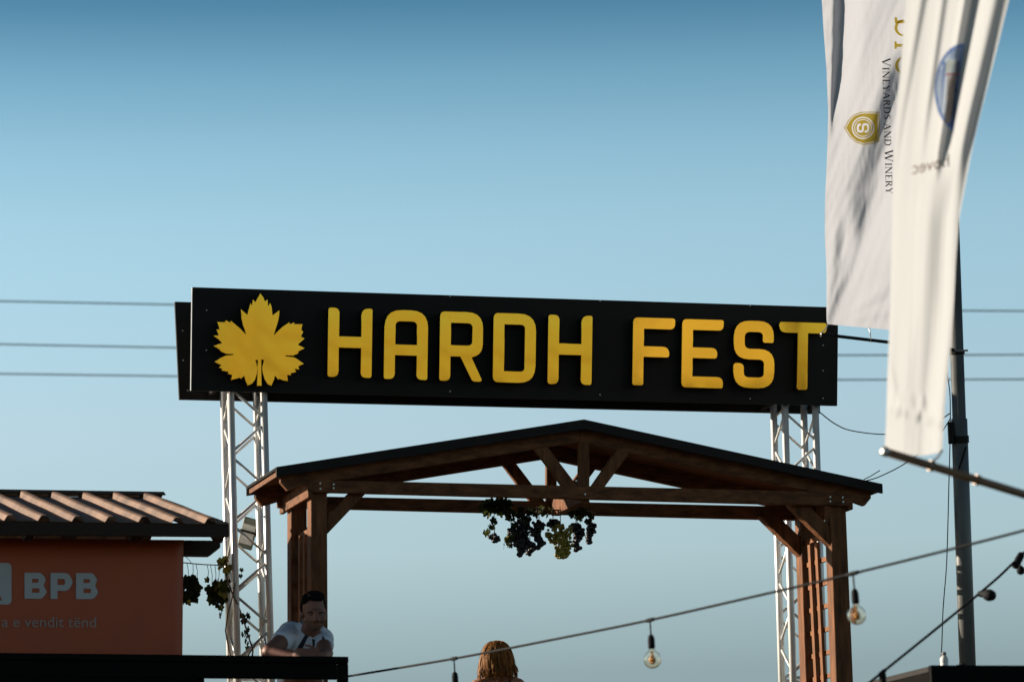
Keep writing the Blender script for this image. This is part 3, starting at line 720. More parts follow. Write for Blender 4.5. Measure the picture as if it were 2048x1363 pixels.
wid = sum((.36 if c == ' ' else (SER[c][0] + .09) * s) for c, s in zip(txt, sizes)); H0 = 273.0 / wid
yy = 116.0
for c, s in zip(txt, sizes):
    if c == ' ': yy += .36 * H0; continue
    t = (yy - 116) / 273; hh = 13.6
    spec.append((c, hh * s, yy, 1764.5 + 7.5 * t, H0 * s / (hh * s))); yy += (SER[c][0] + .09) * H0 * s
serif_line(spec, dF1, FBLACK, flag1, .010)
# gold name whose letters mostly vanish behind the other flag
def arc(cx, cy, rx, ry, a0, a1, th, n=14):
    o = [(cx + rx * math.cos(R(a0 + (a1 - a0) * k / n)), cy + ry * math.sin(R(a0 + (a1 - a0) * k / n))) for k in range(n + 1)]
    i = [(cx + (rx - th) * math.cos(R(a1 - (a1 - a0) * k / n)), cy + (ry - th * .6) * math.sin(R(a1 - (a1 - a0) * k / n))) for k in range(n + 1)]
    return o + i
for lp in (arc(1808, 56, 19, 17, 95, 268, 6), [(1789, 35), (1794, 35), (1795, 41), (1812, 41), (1812, 47), (1790, 47)], [(1789, 83), (1793, 83), (1794, 88), (1812, 88), (1812, 94), (1794, 94), (1793, 98), (1789, 98)], arc(1812, 131, 22, 19, 95, 265, 6)):
    cloth_print('letter', [lp], FGOLD, flag1, dF1, .010)
shield = [(1759, 224), (1740, 223.5), (1722, 224), (1706, 230), (1696, 241), (1692, 249), (1688, 256), (1693, 264), (1700, 275), (1712, 285), (1726, 290), (1744, 287.5), (1759, 283)]
sc_ = lambda lp, k: [(1726 + (x - 1726) * k, 256.5 + (y - 256.5) * k) for x, y in lp]
circ = lambda cx, cy, r, n=32: [(cx + r * math.cos(2 * math.pi * k / n), cy + r * math.sin(2 * math.pi * k / n)) for k in range(n)]
s_out = [(1738.5 - (y / 134) * 25, 246.5 + (1 - x / 81) * 19) for x, y in round_poly([(x, 134 - y, r) for x, y, r in GL['S'][0]], 3)]
cloth_print('emblem', [shield, sc_(shield, .945), sc_(shield, .895), circ(1726, 256, 22.5), circ(1726, 256, 20), circ(1726, 256, 17.6), circ(1726, 256, 16), s_out], FGOLD, flag1, dF1, .010)

# ------------------------------------------------------------------ nearer flag, lit through from behind
FLL = [(-60, 1816), (0, 1812), (100, 1804), (200, 1796), (300, 1789.5), (400, 1785.5), (520, 1782.5), (640, 1779.5), (760, 1774.5), (850, 1772), (900, 1769)]
FLR = [(-60, 2031), (0, 2018), (90, 1996), (170, 1976), (240, 1958), (300, 1944), (400, 1925), (440, 1917.5), (520, 1911.5), (600, 1908), (680, 1902.5), (760, 1894.5), (820, 1889), (870, 1886), (905, 1884)]
def dF2(px, py):
    l, r = interp(FLL, py), interp(FLR, py); s = (px - l) / max(1, r - l)
    d = 17.35 + .42 * s
    top = 1 - smooth(170, 400, py); lo = smooth(540, 760, py); mid = smooth(250, 470, py)
    d += .014 * smooth(.04, .15, s) * top - .030 * smooth(.13, .22, s + py / 2500) * top + .016 * smooth(.22, .36, s) * top
    d += .012 * smooth(.28, .36, s) * top - .024 * smooth(.34, .42, s) * top + .012 * smooth(.42, .54, s) * top
    d += (.03 * smooth(.50, .58, s) - .105 * smooth(.56, .66, s) + .075 * smooth(.66, .84, s)) * (1 - smooth(250, 380, py))
    d -= .065 * smooth(.84, 1.0, s) * (1 - .5 * smooth(350, 700, py))
    d += (-.075 * smooth(.48 - .15 * lo, .84, s) + .06 * smooth(.82, .97, s)) * mid
    d += .018 * nz(s * 5 + 1.3, py / 300, 7.0) * lo
    d += .022 * nz(s * 2.6, py / 480, 3.0) + .0025 * nz(s * 12, py / 300, 1.0)
    hem = 808 + 34 * max(0, (s - .1)) + 9 * nz(s * 9, 0, 4)
    d += .030 * smooth(hem - 40, hem, py) * smooth(.0, .1, s) - .030 * smooth(hem, hem + 26, py) * smooth(.0, .1, s)
    d += .014 * g_(px - 1788 - (py - 770) * .22, 0, 7) * g_(py, 775, 45)
    return d
ybot2 = lambda s: 894 + 14 * math.sin(s * math.pi * .9) + 4 * s
cA = at(1771, 903, 17.32); cB = at(2048, 988, 17.75); cdir = (cB - cA).normalized()
p2b = cA + cdir * 1.25; p2b = Vector((p2b.x, p2b.y, 0)); p2b.z = ground_z(p2b.x, p2b.y)
pole2 = thing('flagpole', p2b, 'flagpole out of view at right whose brown arm holds the bright flag', 'flagpole')
tipz = (cA + cdir * 1.25).z
part('pole', MB().tube([p2b, Vector((p2b.x, p2b.y, tipz + 5.2))], [.05, .042], 18), STEEL, pole2, smooth=True)
arm2 = part('arm', MB().tube([cA - cdir * .012, cA + cdir * 1.24], .0195, 14), POLEB, pole2, smooth=True)
part('end_cap', MB().lathe(cA - cdir * .022, cdir, [(.012, 0), (.022, .006), (.022, .032)], 14), BOLT, pole2, smooth=True)
for t in (.27, .545): part('collar', ring(cA + cdir * t, cdir, .0245, .022), POLEB, pole2)
flag2 = thing('sunlit_flag', cA, 'bright backlit white flag with blue oval emblem, nearest the camera', 'flag', 'white flags at the right')
part('flag_cloth', cloth(dF2, 110, 190, FLL, FLR, -60, ybot2), FLAGB, flag2, smooth=True)
for px, py, tt in ((1772, 893, .012), (1884, 900, .268)):
    a = at(px, py, dF2(px, py)); b = cA + cdir * tt
    part('tie_cord', MB().tube([a, (a * .5 + b * .5) + Vector((.004, -.008, 0)), b + Vector((0, -.026, .012)), b + Vector((0, -.02, -.012))], .0055, 6), FLAGB, flag2, smooth=True)
def ell(cx, cy, rx, ry, a0, a1, n=20, tilt=0): return [(cx + rx * math.cos(R(a0 + (a1 - a0) * k / n)) + tilt * ry * math.sin(R(a0 + (a1 - a0) * k / n)), cy + ry * math.sin(R(a0 + (a1 - a0) * k / n))) for k in range(n + 1)]
# left part of an oval emblem that runs into the fold
edge = lambda y: 1934 - (y - 90) * .155
oval = [p for p in ell(1928, 178, 59, 91, 90, 270)]
oval = [(min(x, edge(y)), y) for x, y in oval]
inn = [(min(x, edge(y) - 3), y) for x, y in ell(1927, 178, 53, 83, 95, 265)]
cloth_print('emblem', [oval, inn], FBLUE, flag2, dF2, .012)
cloth_print('emblem_field', [inn], FSKY, flag2, dF2, .012)
for x0, x1, m_, ya, yb in ((1876, 1881, FSKY, 140, 226), (1882.5, 1888, FBLUE, 124, 232), (1891, 1907, FTAN, 154, 246), (1908, 1916, FDARK, 122, 238), (1890, 1915, FRED, 146, 152), (1898, 1921, FSKY, 99, 119), (1890, 1906, FPALE, 121, 144)):
    cloth_print('emblem_band', [[(x0 + 4, ya), (x1 + 4, ya), (x1 - (yb - ya) * .06, yb), (x0 - (yb - ya) * .02, yb)]], m_, flag2, dF2, .016)
gl, tw = text_px('hovec')
for k, (m, x) in enumerate(gl):                 # the print shows through mirrored
    for v in m.vertices:
        q = (x + v.co.x) / tw
        X = 1900 - q * 76; Y = 332 + q * 17 - v.co.y * 36
        v.co = at(X, Y, dF2(X, Y) - .022) - worg(flag2)
    link('letter', m, FDARK if k == 0 else FBROWN, flag2)

# ------------------------------------------------------------------ cables
def cable(pts, r, label, n=24, m=CABLE, name='cable'):
    # Catmull-Rom through (px, py, depth)
    P_ = [at(*p) for p in pts]; P_ = [P_[0] * 2 - P_[1]] + P_ + [P_[-1] * 2 - P_[-2]]; o = []
    for i in range(1, len(P_) - 2):
        for k in range(8):
            t = k / 8; a, b, c, d = P_[i - 1:i + 3]
            o.append(.5 * ((2 * b) + (c - a) * t + (2 * a - 5 * b + 4 * c - d) * t * t + (3 * b - a - 3 * c + d) * t ** 3))
    o.append(P_[-2]); return MB().tube(o, r, 6)
def solo_cable(pts, r, label): solo('cable', cable(pts, r, label), CABLE, at(*pts[0]), label, 'cable', 'thin black cables', smooth=True)
solo_cable([(1637, 822, 28.2), (1670, 847, 28), (1705, 861, 27.7), (1775, 868, 27.4), (1850, 858, 27.1), (1900, 826, 26.9)], .0042, 'thin cable sagging from the sign end to the flagpole')
solo_cable([(1728, 962, 26.9), (1760, 952, 26.9), (1812, 925, 26.9), (1870, 880, 26.9), (1902, 835, 26.9)], .0040, 'thin cable rising from the pergola roof to the flagpole')
solo_cable([(1728, 958, 26.9), (1742, 951, 26.85), (1760, 940, 26.8)], .0032, 'short loose cable end sticking up from the pergola roof tip')
solo_cable([(1892, 735, 26.88), (1900, 790, 26.86), (1900, 880, 26.84), (1898, 960, 26.8), (1896, 1040, 26.8), (1893, 1130, 26.7), (1886, 1220, 26.5), (1883, 1300, 26.2), (1876, 1363, 25.9), (1870, 1440, 25.8)], .0040, 'thin loose cable hanging down beside the grey flagpole')
solo_cable([(1932, 893, 26.86), (1925, 915, 26.87), (1915, 945, 26.86)], .007, 'short black cable wrapped across the grey flagpole')

# ------------------------------------------------------------------ string lights
def glass_mat():
    m = bpy.data.materials.new('amber_glass'); m.use_nodes = True; b = m.node_tree.nodes['Principled BSDF']
    b.inputs['Base Color'].default_value = (1, .95, .86, 1); b.inputs['Roughness'].default_value = .02
    b.inputs['Transmission Weight'].default_value = 1; b.inputs['IOR'].default_value = 1.5
    return m
GLASSB = glass_mat(); FIL = mat('amber_filament', (.55, .26, .06), .5)
def lightbulb(parent, c, dn, r, cdn, dl):       # c: the cable point, dn: hanging direction, cdn: along the cable
    part('clip', MB().tube([c - cdn * .048, c - cdn * .02, c + cdn * .02, c + cdn * .048], [.0075, .0115, .0115, .0075], 8), CABLE, parent, smooth=True)
    s0 = c + dn * (dl + .02)
    part('drop_wire', MB().tube([c, s0], .0048, 6), CABLE, parent, smooth=True)
    part('socket', MB().lathe(c + dn * dl, dn, [(.006, 0), (.016, .01), (.019, .03), (.019, .07), (.016, .076)], 14), CABLE, parent, smooth=True)
    b0 = c + dn * (dl + .072)
    prof = [(.013, 0), (.0145, .012)] + [(r * math.sin(a), .018 + r * .92 - r * math.cos(a)) for a in [R(28 + k * 152 / 12) for k in range(12)]] + [(.0005, .018 + r * 1.92)]
    b = part('bulb', MB().lathe(b0, dn, prof, 24), GLASSB, parent, smooth=True)
    md = b.modifiers.new('wall', 'SOLIDIFY'); md.thickness = .0018; md.offset = -1
    part('filament', MB().lathe(b0 + dn * .02, dn, [(.005, 0), (.006, .02), (.016, .032), (.018, r * .8), (.016, r * 1.2), (.006, r * 1.4)], 8), FIL, b, smooth=True)
def string_light(pts, bulbs, label, r):
    P0 = [at(*p) for p in pts]
    s = thing('string_light', P0[0], label, 'string light', 'festoon strings of bulbs')
    part('cable', cable(pts, .0072, ''), CABLE, s, smooth=True)
    for k, tilt, dl in bulbs: lightbulb(s, P0[k], (Vector((tilt, 0, -1))).normalized(), r, (P0[k + 1] - P0[k - 1]).normalized(), dl)
string_light([(686, 1353, 23.4), (908, 1316, 22.2), (1101, 1279, 21.3), (1300, 1239, 20.4), (1508, 1192, 19.7), (1706, 1146, 19.2), (2048, 1060, 18.4), (2350, 975, 17.7)],
             [(1, .03, .076), (3, .03, .076), (5, .05, .076)], 'string of clear round bulbs crossing in front of the pergola', .0475)
string_light([(1640, 1440, 19.3), (1765, 1343, 20), (1968, 1178, 21.2), (2040, 1112, 21.6), (2200, 960, 22.4), (2420, 740, 23.2)],
             [(1, .0, -.01)], 'string of bulbs rising steeply in the lower right corner', .036)
st2 = [o for o in COL.objects if o.name.startswith('string_light')][-1]
part('socket', MB().lathe(at(1957, 1186, 21.15), Vector((.5, -.85, -.2)), [(.008, 0), (.016, .01), (.019, .03), (.019, .06), (.030, .075), (.034, .10), (.028, .125), (.012, .14)], 16), CABLE, st2, smooth=True)
part('socket', MB().lathe(at(2044, 1106, 21.6), Vector((-.45, -.5, -.7)), [(.012, 0), (.02, .01), (.022, .05), (.019, .11), (.012, .115)], 14), CABLE, st2, smooth=True)
part('drop_wire', MB().tube([at(2041, 1110, 21.6), at(2041, 1132, 21.6)], .003, 6), CABLE, st2)
part('socket', MB().lathe(at(2041, 1130, 21.6), Vector((0, 0, -1)), [(.006, 0), (.02, .012), (.024, .03), (.02, .045), (.008, .052)], 14), CABLE, st2, smooth=True)

# ------------------------------------------------------------------ dark stall roof in the lower right corner, with a bottle
k0 = at(1862, 1329, 21.6); K = thing('dark_stall', Vector((k0.x + .6, k0.y + .3, ground_z(k0.x + .6, k0.y + .3))), 'flat-roofed black stall in the lower right corner', 'stall')
kz = Z
part('front_fascia', MB().prism([k0, k0 + U * 2.2 - Z * .0, k0 + U * 2.2 - Z * .34, k0 - Z * .34], V * .04), RAIL, K, bevel=.003)
part('roof_board', MB().prism([k0 + V * .042 - Z * .004, k0 + U * 2.2 + V * .042 - Z * .004, k0 + U * 2.2 + V * 1.5 - Z * .004, k0 + V * 1.5 - Z * .004], -Z * .03), BLACKM, K)
part('side_fascia', MB().prism([k0 + V * .042 - Z * .036, k0 + V * 1.5 - Z * .036, k0 + V * 1.5 - Z * .10, k0 + V * .042 - Z * .10], U * .03), DSTALL, K, bevel=.003)
for i in range(5): part('side_board', MB().prism([k0 + U * .008 + V * (.09 + i * .28) - Z * .105, k0 + U * .008 + V * (.09 + i * .28 + .23) - Z * .105, k0 + U * .008 + V * (.09 + i * .28 + .23) - Z * .8, k0 + U * .008 + V * (.09 + i * .28) - Z * .8], U * .02), RAIL, K)  # black stands in for the shade on these side boards
for a, b in ((.01, .045), (2.1, .045), (.01, 1.4), (2.1, 1.4)):
    q = k0 + U * (a + .03) + V * b; gz = ground_z(q.x, q.y) - .1
    part('post', MB().prism([q - Z * .11, q + U * .08 - Z * .11, Vector((q.x, q.y, gz)) + U * .08, Vector((q.x, q.y, gz))], V * .08), DARKWOOD, K)
bp0 = k0 + V * .20 + U * .165 - Z * .004
bot = thing('plastic_bottle', bp0, 'small white plastic bottle with grey cap on the black roof', 'bottle')
part('bottle_body', MB().lathe(bp0, Z, [(.020, 0), (.023, .004), (.023, .03), (.0215, .034), (.0235, .04), (.0235, .055), (.021, .066), (.012, .078)], 18), mat('white_plastic', (.62, .62, .58), .35), bot, smooth=True)
part('cap', MB().lathe(bp0 + Z * .079, Z, [(.0125, 0), (.0135, .002), (.0135, .016), (.010, .019)], 14), mat('grey_cap', (.10, .11, .13), .5), bot, smooth=True)
for dx, hh, lab in ((.235, .022, 'small brown block nearest the bottle on the black roof'), (.262, .030, 'small brown block farthest from the bottle on the black roof')):
    c = k0 + U * dx + V * .16 + Z * (hh / 2 - .004)
    solo('wood_block', MB().box(c, U * .009, V * .02, Z * hh / 2), DARKWOOD, c, lab, 'block', bevel=.002)

# ------------------------------------------------------------------ floodlight behind the left truss
fc = S(496, 1066, VT + .42)
fl = thing('floodlight', fc, 'tilted grey floodlight with pale glass behind the left truss', 'floodlight')
fx = (U * .8 + Z * -.25 - V * .2).normalized(); fn_ = (V * -.55 - U * .55 - Z * .25); fn_ = (fn_ - fx * fn_.dot(fx)).normalized(); fy = fn_.cross(fx)
part('housing', MB().box(fc, fx * .055, fy * .115, fn_ * .02), mat('grey_housing', (.16, .18, .15), .5, var=.2), fl, bevel=.006)
part('glass', MB().box(fc + fn_ * .022, fx * .045, fy * .075, fn_ * .003), mat('pale_lamp_glass', (.75, .76, .72), .15), fl)
part('bracket', MB().tube([fc + fx * .06, fc + fx * .07 + V * -.06, fc - fx * .07 + V * -.06, fc - fx * .06], .008, 6), BLACKM, fl)
part('fin', MB().box(fc - fn_ * .028, fx * .05, fy * .1, fn_ * .008), BLACKM, fl)

# ------------------------------------------------------------------ vine leaves
def leaf_mesh(seed):
    rd = random.Random(seed); out_ = []; lobes = [(0, 1.0), (62, .86), (128, .66), (-128, .66), (-62, .86)]
    for k in range(36):
        a = -180 + k * 10; r = .56
        for la, lr in lobes:
            r = max(r, lr * max(0, 1 - (abs((a - la + 180) % 360 - 180) / 46) ** 1.6) ** .6)
        if abs(a) > 165: r = .14
        out_.append((a, r * (1 + rd.uniform(-.09, .09))))
    mb = MB(); mb.v.append(Vector((0, 0, .0)))
    for a, r in out_:
        x, y = r * math.sin(R(a)), r * math.cos(R(a)); mb.v.append(Vector((x, y, -.22 * abs(x) + .10 * math.sin(3 * a / 57.3) * r - .18 * y * y)))
    for k in range(36): mb.f.append((0, k + 1, (k + 1) % 36 + 1))
    me = mb.mesh('leaf')
    for p in me.polygons: p.use_smooth = True
    return me
LV = {}
for nm, m_ in (('g', LEAFG), ('y', LEAFY), ('d', LEAFD)):
    for k in range(3): me = leaf_mesh(k * 7 + ord(nm)); me.materials.append(m_); LV[nm, k] = me
def leaf(parent, p, size, kind, rd, droop=True):
    tip = Vector((rd.uniform(-.6, .6), rd.uniform(-.5, .5), -1 if droop else rd.uniform(-1, .4))).normalized()
    nrm = Vector((rd.uniform(-1, .6), rd.uniform(-1, 1), rd.uniform(-.2, .7)))
    nrm = (nrm - tip * nrm.dot(tip)).normalized(); x = tip.cross(nrm)
    o = shared('leaf', LV[kind, rd.randrange(3)], None, parent, frame(x * size, tip * size, nrm * size, p)); return o
rd = random.Random(3)
gar = thing('dried_leaf_garland', S(366, 1124, 1.0), 'garland of drooping vine leaves on a wire between banner and truss', 'garland')
wl, wr2 = S(352, 1123, 1.02), S(458, 1130, 1.16)
part('wire', MB().tube([wl, S(405, 1128, 1.09), wr2], .004, 6), STEM, gar, smooth=True)
def cl(parent, x0, x1, y0, y1, n, kinds, v0, v1, s0=.036, s1=.055):
    for _ in range(n): leaf(parent, S(rd.uniform(x0, x1), rd.uniform(y0, y1), rd.uniform(v0, v1)), rd.uniform(s0, s1), rd.choice(kinds), rd)
cl(gar, 362, 394, 1154, 1194, 42, 'ddg', .95, 1.1, .042, .062); cl(gar, 364, 380, 1185, 1206, 8, 'ddy', .95, 1.1, .025, .04)
cl(gar, 411, 419, 1156, 1160, 2, 'gy', 1.05, 1.08, .03, .035)
cl(gar, 417, 447, 1162, 1198, 26, 'dgdgy', 1.05, 1.15, .040, .060); cl(gar, 432, 446, 1195, 1212, 5, 'dgy', 1.08, 1.15, .025, .035)
for x0, y0, x1, y1 in ((374, 1126, 376, 1158), (386, 1127, 383, 1157), (392, 1127, 394, 1158), (368, 1110, 384, 1127), (414, 1128, 416, 1154), (421, 1129, 424, 1170), (430, 1130, 430, 1168), (437, 1130, 436, 1165)):
    part('tendril', MB().tube([S(x0, y0, 1.08), S((x0 + x1) / 2 + 2, (y0 + y1) / 2, 1.075), S(x1, y1, 1.07)], .0022, 5), STEM, gar, smooth=True)
vine = thing('climbing_vine', S(470, 1310, VT - .05), 'thin vine climbing the left truss with a few leaves', 'vine')
part('stem', MB().tube([S(x, y, v_) for x, y, v_ in ((500, 1345, VT - .08), (506, 1300, VT - .05), (494, 1262, VT + .1), (484, 1230, VT + .14), (474, 1205, VT - .04), (462, 1180, VT - .04), (455, 1160, VT + .1), (449, 1135, VT + .1))], .006, 7), STEM, vine, smooth=True)
part('side_stem', MB().tube([S(x, y, v_) for x, y, v_ in ((470, 1340, VT - .05), (458, 1300, VT), (451, 1260, VT + .1), (456, 1225, VT + .15), (466, 1190, VT - .03), (470, 1165, VT - .05))], .005, 7), STEM, vine, smooth=True)
part('side_stem', MB().tube([S(x, y, v_) for x, y, v_ in ((490, 1320, VT - .06), (505, 1296, VT - .06), (524, 1270, VT - .06))], .005, 7), STEM, vine, smooth=True)
cl(vine, 438, 462, 1116, 1142, 14, 'yydyg', VT - .06, VT + .10, .03, .046); cl(vine, 438, 446, 1205, 1228, 4, 'dgy', VT + .05, VT + .15, .025, .035)
cl(vine, 446, 458, 1150, 1200, 5, 'dg', VT + .1, VT + .2, .025, .035); cl(vine, 479, 485, 1136, 1158, 3, 'dg', VT + .1, VT + .2, .02, .03)
cl(vine, 482, 498, 1226, 1258, 8, 'd', VT + .05, VT + .25, .025, .036); cl(vine, 483, 494, 1258, 1280, 4, 'd', VT, VT + .2, .024, .034); cl(vine, 492, 508, 1268, 1296, 5, 'dg', VT, VT + .2, .022, .032)

# ------------------------------------------------------------------ grapes hanging from the pergola
def bunch(px, py, wpx, hpx, v, m_, label):
    top = S(px, py, v); wd = wpx / 283 / 2 * .9; ln = hpx / 283; b = thing('grape_bunch', top, label, 'grapes', 'grape bunches hanging under the pergola')
    mb = MB(); r = .0135; n = int(40 + 11000 * wd * ln)
    for k in range(n):
        t = rd.random() ** .8; rr = wd * (1.12 - .72 * t ** 1.8) * (.7 + .3 * min(1, t * 5)); a = rd.uniform(0, 6.283); q = rr * math.sqrt(rd.random())
        mb.ball(top + Vector((q * math.cos(a) + .012 * math.sin(t * 7 + px), q * math.sin(a) * .8, -t * (ln - r) - r)), r * rd.uniform(.65, 1.12), n=8, m=6)
    part('berries', mb, m_, b, smooth=True, kind='stuff')
    bz = S(px, 1012, v)
    part('stalk', MB().tube([Vector((top.x, top.y, max(top.z + .03, bz.z))), top + Z * .01, top - Z * ln * .7], .003, 5), DARKWOOD, b, smooth=True)
for a in ((1044, 1036, 44, 52, .55, GRAPED, 'largest dark grape bunch, middle of the hanging cluster'),
          (1074, 1038, 28, 36, .5, GRAPED, 'dark grape bunch just left of the green bunch'),
          (1040, 1074, 24, 36, .5, GRAPED, 'long dark grape bunch tip hanging lowest at left of centre'),
          (1060, 1078, 19, 30, .52, GRAPED, 'small dark grape bunch hanging below the largest dark bunch'),
          (1079, 1072, 17, 24, .5, GRAPED, 'small dark grape bunch hanging free left of the green bunch'),
          (1121, 1046, 56, 68, .46, GRAPEG, 'plump green grape bunch'),
          (1154, 1042, 26, 44, .52, GRAPED, 'dark grape bunch just right of the green bunch'),
          (1180, 1034, 21, 51, .55, GRAPED, 'narrow dark grape bunch at the right end of the cluster'),
          (1153, 1082, 13, 18, .5, GRAPED, 'tiny dark grape bunch beside the green bunch tip'),
          (1106, 1036, 26, 18, .5, GRAPED, 'short dark grape bunch above the green bunch'),
          (1022, 1052, 18, 30, .55, GRAPED, 'thin dark grape bunch beside the largest dark bunch'),
          (989, 1064, 22, 18, .55, GRAPED, 'small dark grape bunch at the left end of the cluster')): bunch(*a)
gl_ = thing('vine_leaf_cluster', S(990, 1015, .5), 'dark vine leaves tucked over the pergola beam above the grapes', 'leaves')
cl(gl_, 964, 1018, 998, 1024, 40, 'ddg', .35, .6, .038, .055); cl(gl_, 970, 986, 1048, 1064, 6, 'yyg', .42, .56, .03, .042); cl(gl_, 984, 992, 1028, 1050, 3, 'd', .5, .56, .025, .035)
cl(gl_, 1024, 1076, 1022, 1040, 12, 'ddd', .45, .6, .025, .036); cl(gl_, 1010, 1018, 1024, 1034, 4, 'd', .45, .6, .028, .036); cl(gl_, 1006, 1022, 1074, 1090, 7, 'yyg', .5, .56, .025, .032); cl(gl_, 1022, 1030, 1040, 1070, 5, 'dg', .5, .56, .025, .035)
cl(gl_, 1140, 1185, 1022, 1036, 10, 'dd', .45, .6, .025, .035)
cl(gl_, 1020, 1190, 1012, 1034, 24, 'ddg', .4, .6, .03, .042)
part('twig', MB().tube([S(x, y, .5) for x, y in ((960, 1006), (1000, 1000), (1040, 1012), (1100, 1020), (1160, 1018), (1192, 1024))], .006, 6), STEM, gl_, smooth=True)

# ------------------------------------------------------------------ people
from mathutils.bvhtree import BVHTree
def project(poly, me_obj, off, parent, name, m, sub=3):
    dg = bpy.context.evaluated_depsgraph_get(); me = me_obj.data; w0 = worg(me_obj)
    tree = BVHTree.FromPolygons([v.co + w0 for v in me.vertices], [tuple(p.vertices) for p in me.polygons])
    fm = flat_mesh(name, [poly]); bm = bmesh.new(); bm.from_mesh(fm)
    for _ in range(sub):
        lg = [e for e in bm.edges if e.calc_length() > 3]
        if lg: bmesh.ops.subdivide_edges(bm, edges=lg, cuts=1)
    bmesh.ops.triangulate(bm, faces=bm.faces); bm.to_mesh(fm); bm.free(); last = 24.0
    for v in fm.vertices:
        d = ray(v.co.x, v.co.y); h = tree.ray_cast(CAM, d.normalized())
        if h[0] is not None: last = (h[0] - CAM).dot(_f)
        v.co = at(v.co.x, v.co.y, last - off) - worg(parent)
    return link(name, fm, m, parent, None, True)
def hand(mb, wrist, direc, side, up, curl=.5):
    d = Vector(direc).normalized(); s = Vector(side).normalized(); u = Vector(up).normalized()
    palm = wrist + d * .05
    mb.ball(palm, .042, .038, .018, rot=Matrix((d, s, u)).transposed())
    for k, ln in enumerate((.070, .080, .074, .058)):
        b = wrist + d * .085 + s * (.027 - k * .018); m1 = b + d * ln * .45 - u * ln * curl * .15; m2 = m1 + d * ln * .35 - u * ln * curl * .45; e = m2 + d * ln * .12 - u * ln * curl * .4
        mb.cone(b, m1, .0095, .009, 8).cone(m1, m2, .009, .0085, 8).cone(m2, e, .0085, .0075, 8)
    b = wrist + d * .03 + s * .034; m1 = b + d * .03 + s * .02 - u * .01; mb.cone(b, m1, .012, .010, 8).cone(m1, m1 + d * .028 + s * .004 - u * .01, .010, .0085, 8)

MD = 24.02
def m3(px, py, dd=0): return at(px, py, MD + dd)
foot = m3(605, 1560, .55)
man = thing('person', Vector((foot.x, foot.y, TERR)), 'dark-haired man in white polo leaning on the black railing', 'person')
b = MB()
cr_ = m3(627, 1213, .02); b.ball(cr_, .078, .098, .088)
b.ball(m3(630, 1236, -.02), .064, .080, .080); b.ball(m3(632, 1252, -.055), .036, .034, .026); b.ball(m3(630, 1228, -.04), .060, .055, .055)
b.ball(m3(631, 1222, -.085), .046, .018, .012); b.ball(m3(616, 1236, -.055), .026, .03, .026); b.ball(m3(645, 1237, -.055), .022, .03, .026)
b.cone(m3(632, 1223, -.098), m3(634, 1238, -.122), .0095, .0155, 8); b.ball(m3(629.5, 1239.5, -.105), .010); b.ball(m3(638, 1239.5, -.105), .010)
b.ball(m3(602.5, 1229, .02), .012, .022, .030); b.ball(m3(652.5, 1230, .02), .010, .022, .030)
b.cone(m3(626, 1240, .04), m3(618, 1272, .12), .056, .066)
ct = m3(612, 1292, .17); hip = m3(600, 1385, .50)
b.cone(ct, hip, .135, .14)
shl, shr = m3(580, 1267, .16), m3(644, 1278, .19)
b.cone(shl, shr, .072, .068)
ell_, elr = m3(539, 1303, -.33), m3(652, 1306, -.26)
wl_, wr_ = m3(604, 1314, -.45), m3(642, 1312, -.46)
b.cone(shl, ell_, .060, .050).cone(ell_, wl_, .047, .030).cone(shr, elr, .056, .046).cone(elr, wr_, .044, .029)
hand(b, wl_, (wr_ - wl_) + Vector((0, -.02, .0)), (0, -.3, 1), (0, -1, .3)); hand(b, wr_ + Vector((-.01, .0, .012)), Vector((-.9, -.25, .1)), (0, .3, 1), (0, -1, .2))
for sx in (-.1, .1):
    kn = Vector((hip.x + sx, hip.y + .0, TERR + .50)); an = Vector((hip.x + sx * 1.1, hip.y + .08, TERR + .09))
    b.cone(hip + Vector((sx * .8, 0, -.02)), kn, .088, .060).cone(kn, an, .058, .040).cone(an + Vector((0, .02, -.04)), an + Vector((0, -.15, -.055)), .04, .034)
mbody = body_part('body', remesh(b, .0075, 3), SKIN, man)
STUB = mat('stubbled_skin', (.135, .066, .046), .7, var=.25, scale=60)
mbody.data.materials.append(TROUSER); mbody.data.materials.append(BLACKM); mbody.data.materials.append(STUB)
off_ = worg(man)
for p in mbody.data.polygons:
    zc = p.center.z + off_.z
    hx_, hy_, hd_ = pix(p.center + off_)
    if 606 < hx_ < 652 and 1241 + 5 * g_(hx_, 632, 9) * 0 < hy_ < 1262 and hd_ < MD - .01 and not (622 < hx_ < 643 and 1243.5 < hy_ < 1250): p.material_index = 3
    if zc < TERR + .12: p.material_index = 2
    elif zc < hip.z + .02 and (p.center + off_).y > hip.y - .35 and zc < m3(600, 1365).z: p.material_index = 1
s_ = MB()
s_.cone(ct + Vector((0, 0, .01)), hip + Z * .06, .150, .150).cone(shl, shr, .082, .078).cone(m3(604, 1266, .14), m3(634, 1270, .15), .075, .072)
s_.cone(shl, shl.lerp(ell_, .42), .078, .071).cone(shr, shr.lerp(elr, .42), .072, .066)
shirt = body_part('polo_shirt', remesh(s_, .0085, 4), SHIRT, man)
hm = MB(); hm.ball(m3(627, 1208, .035), .081, .098, .066); hm.ball(m3(626.5, 1214, .06), .081, .080, .080); hm.ball(m3(630, 1196, -.035), .056, .045, .022); hm.ball(m3(618, 1197, -.02), .05, .045, .02)
hm.ball(m3(605, 1213, .012), .015, .042, .040); hm.ball(m3(649.5, 1209, .02), .010, .036, .028); hm.ball(m3(612, 1202, -.03), .03, .035, .018)
rdh = random.Random(5)
for _ in range(60):
    a = rdh.uniform(0, 6.28); e = rdh.uniform(.55, 1.4); p = m3(627, 1205, .03) + Vector((.078 * math.cos(a) * math.cos(e), .092 * math.sin(a) * math.cos(e), .066 * math.sin(e))); hm.ball(p, rdh.uniform(.010, .017), n=6, m=4)
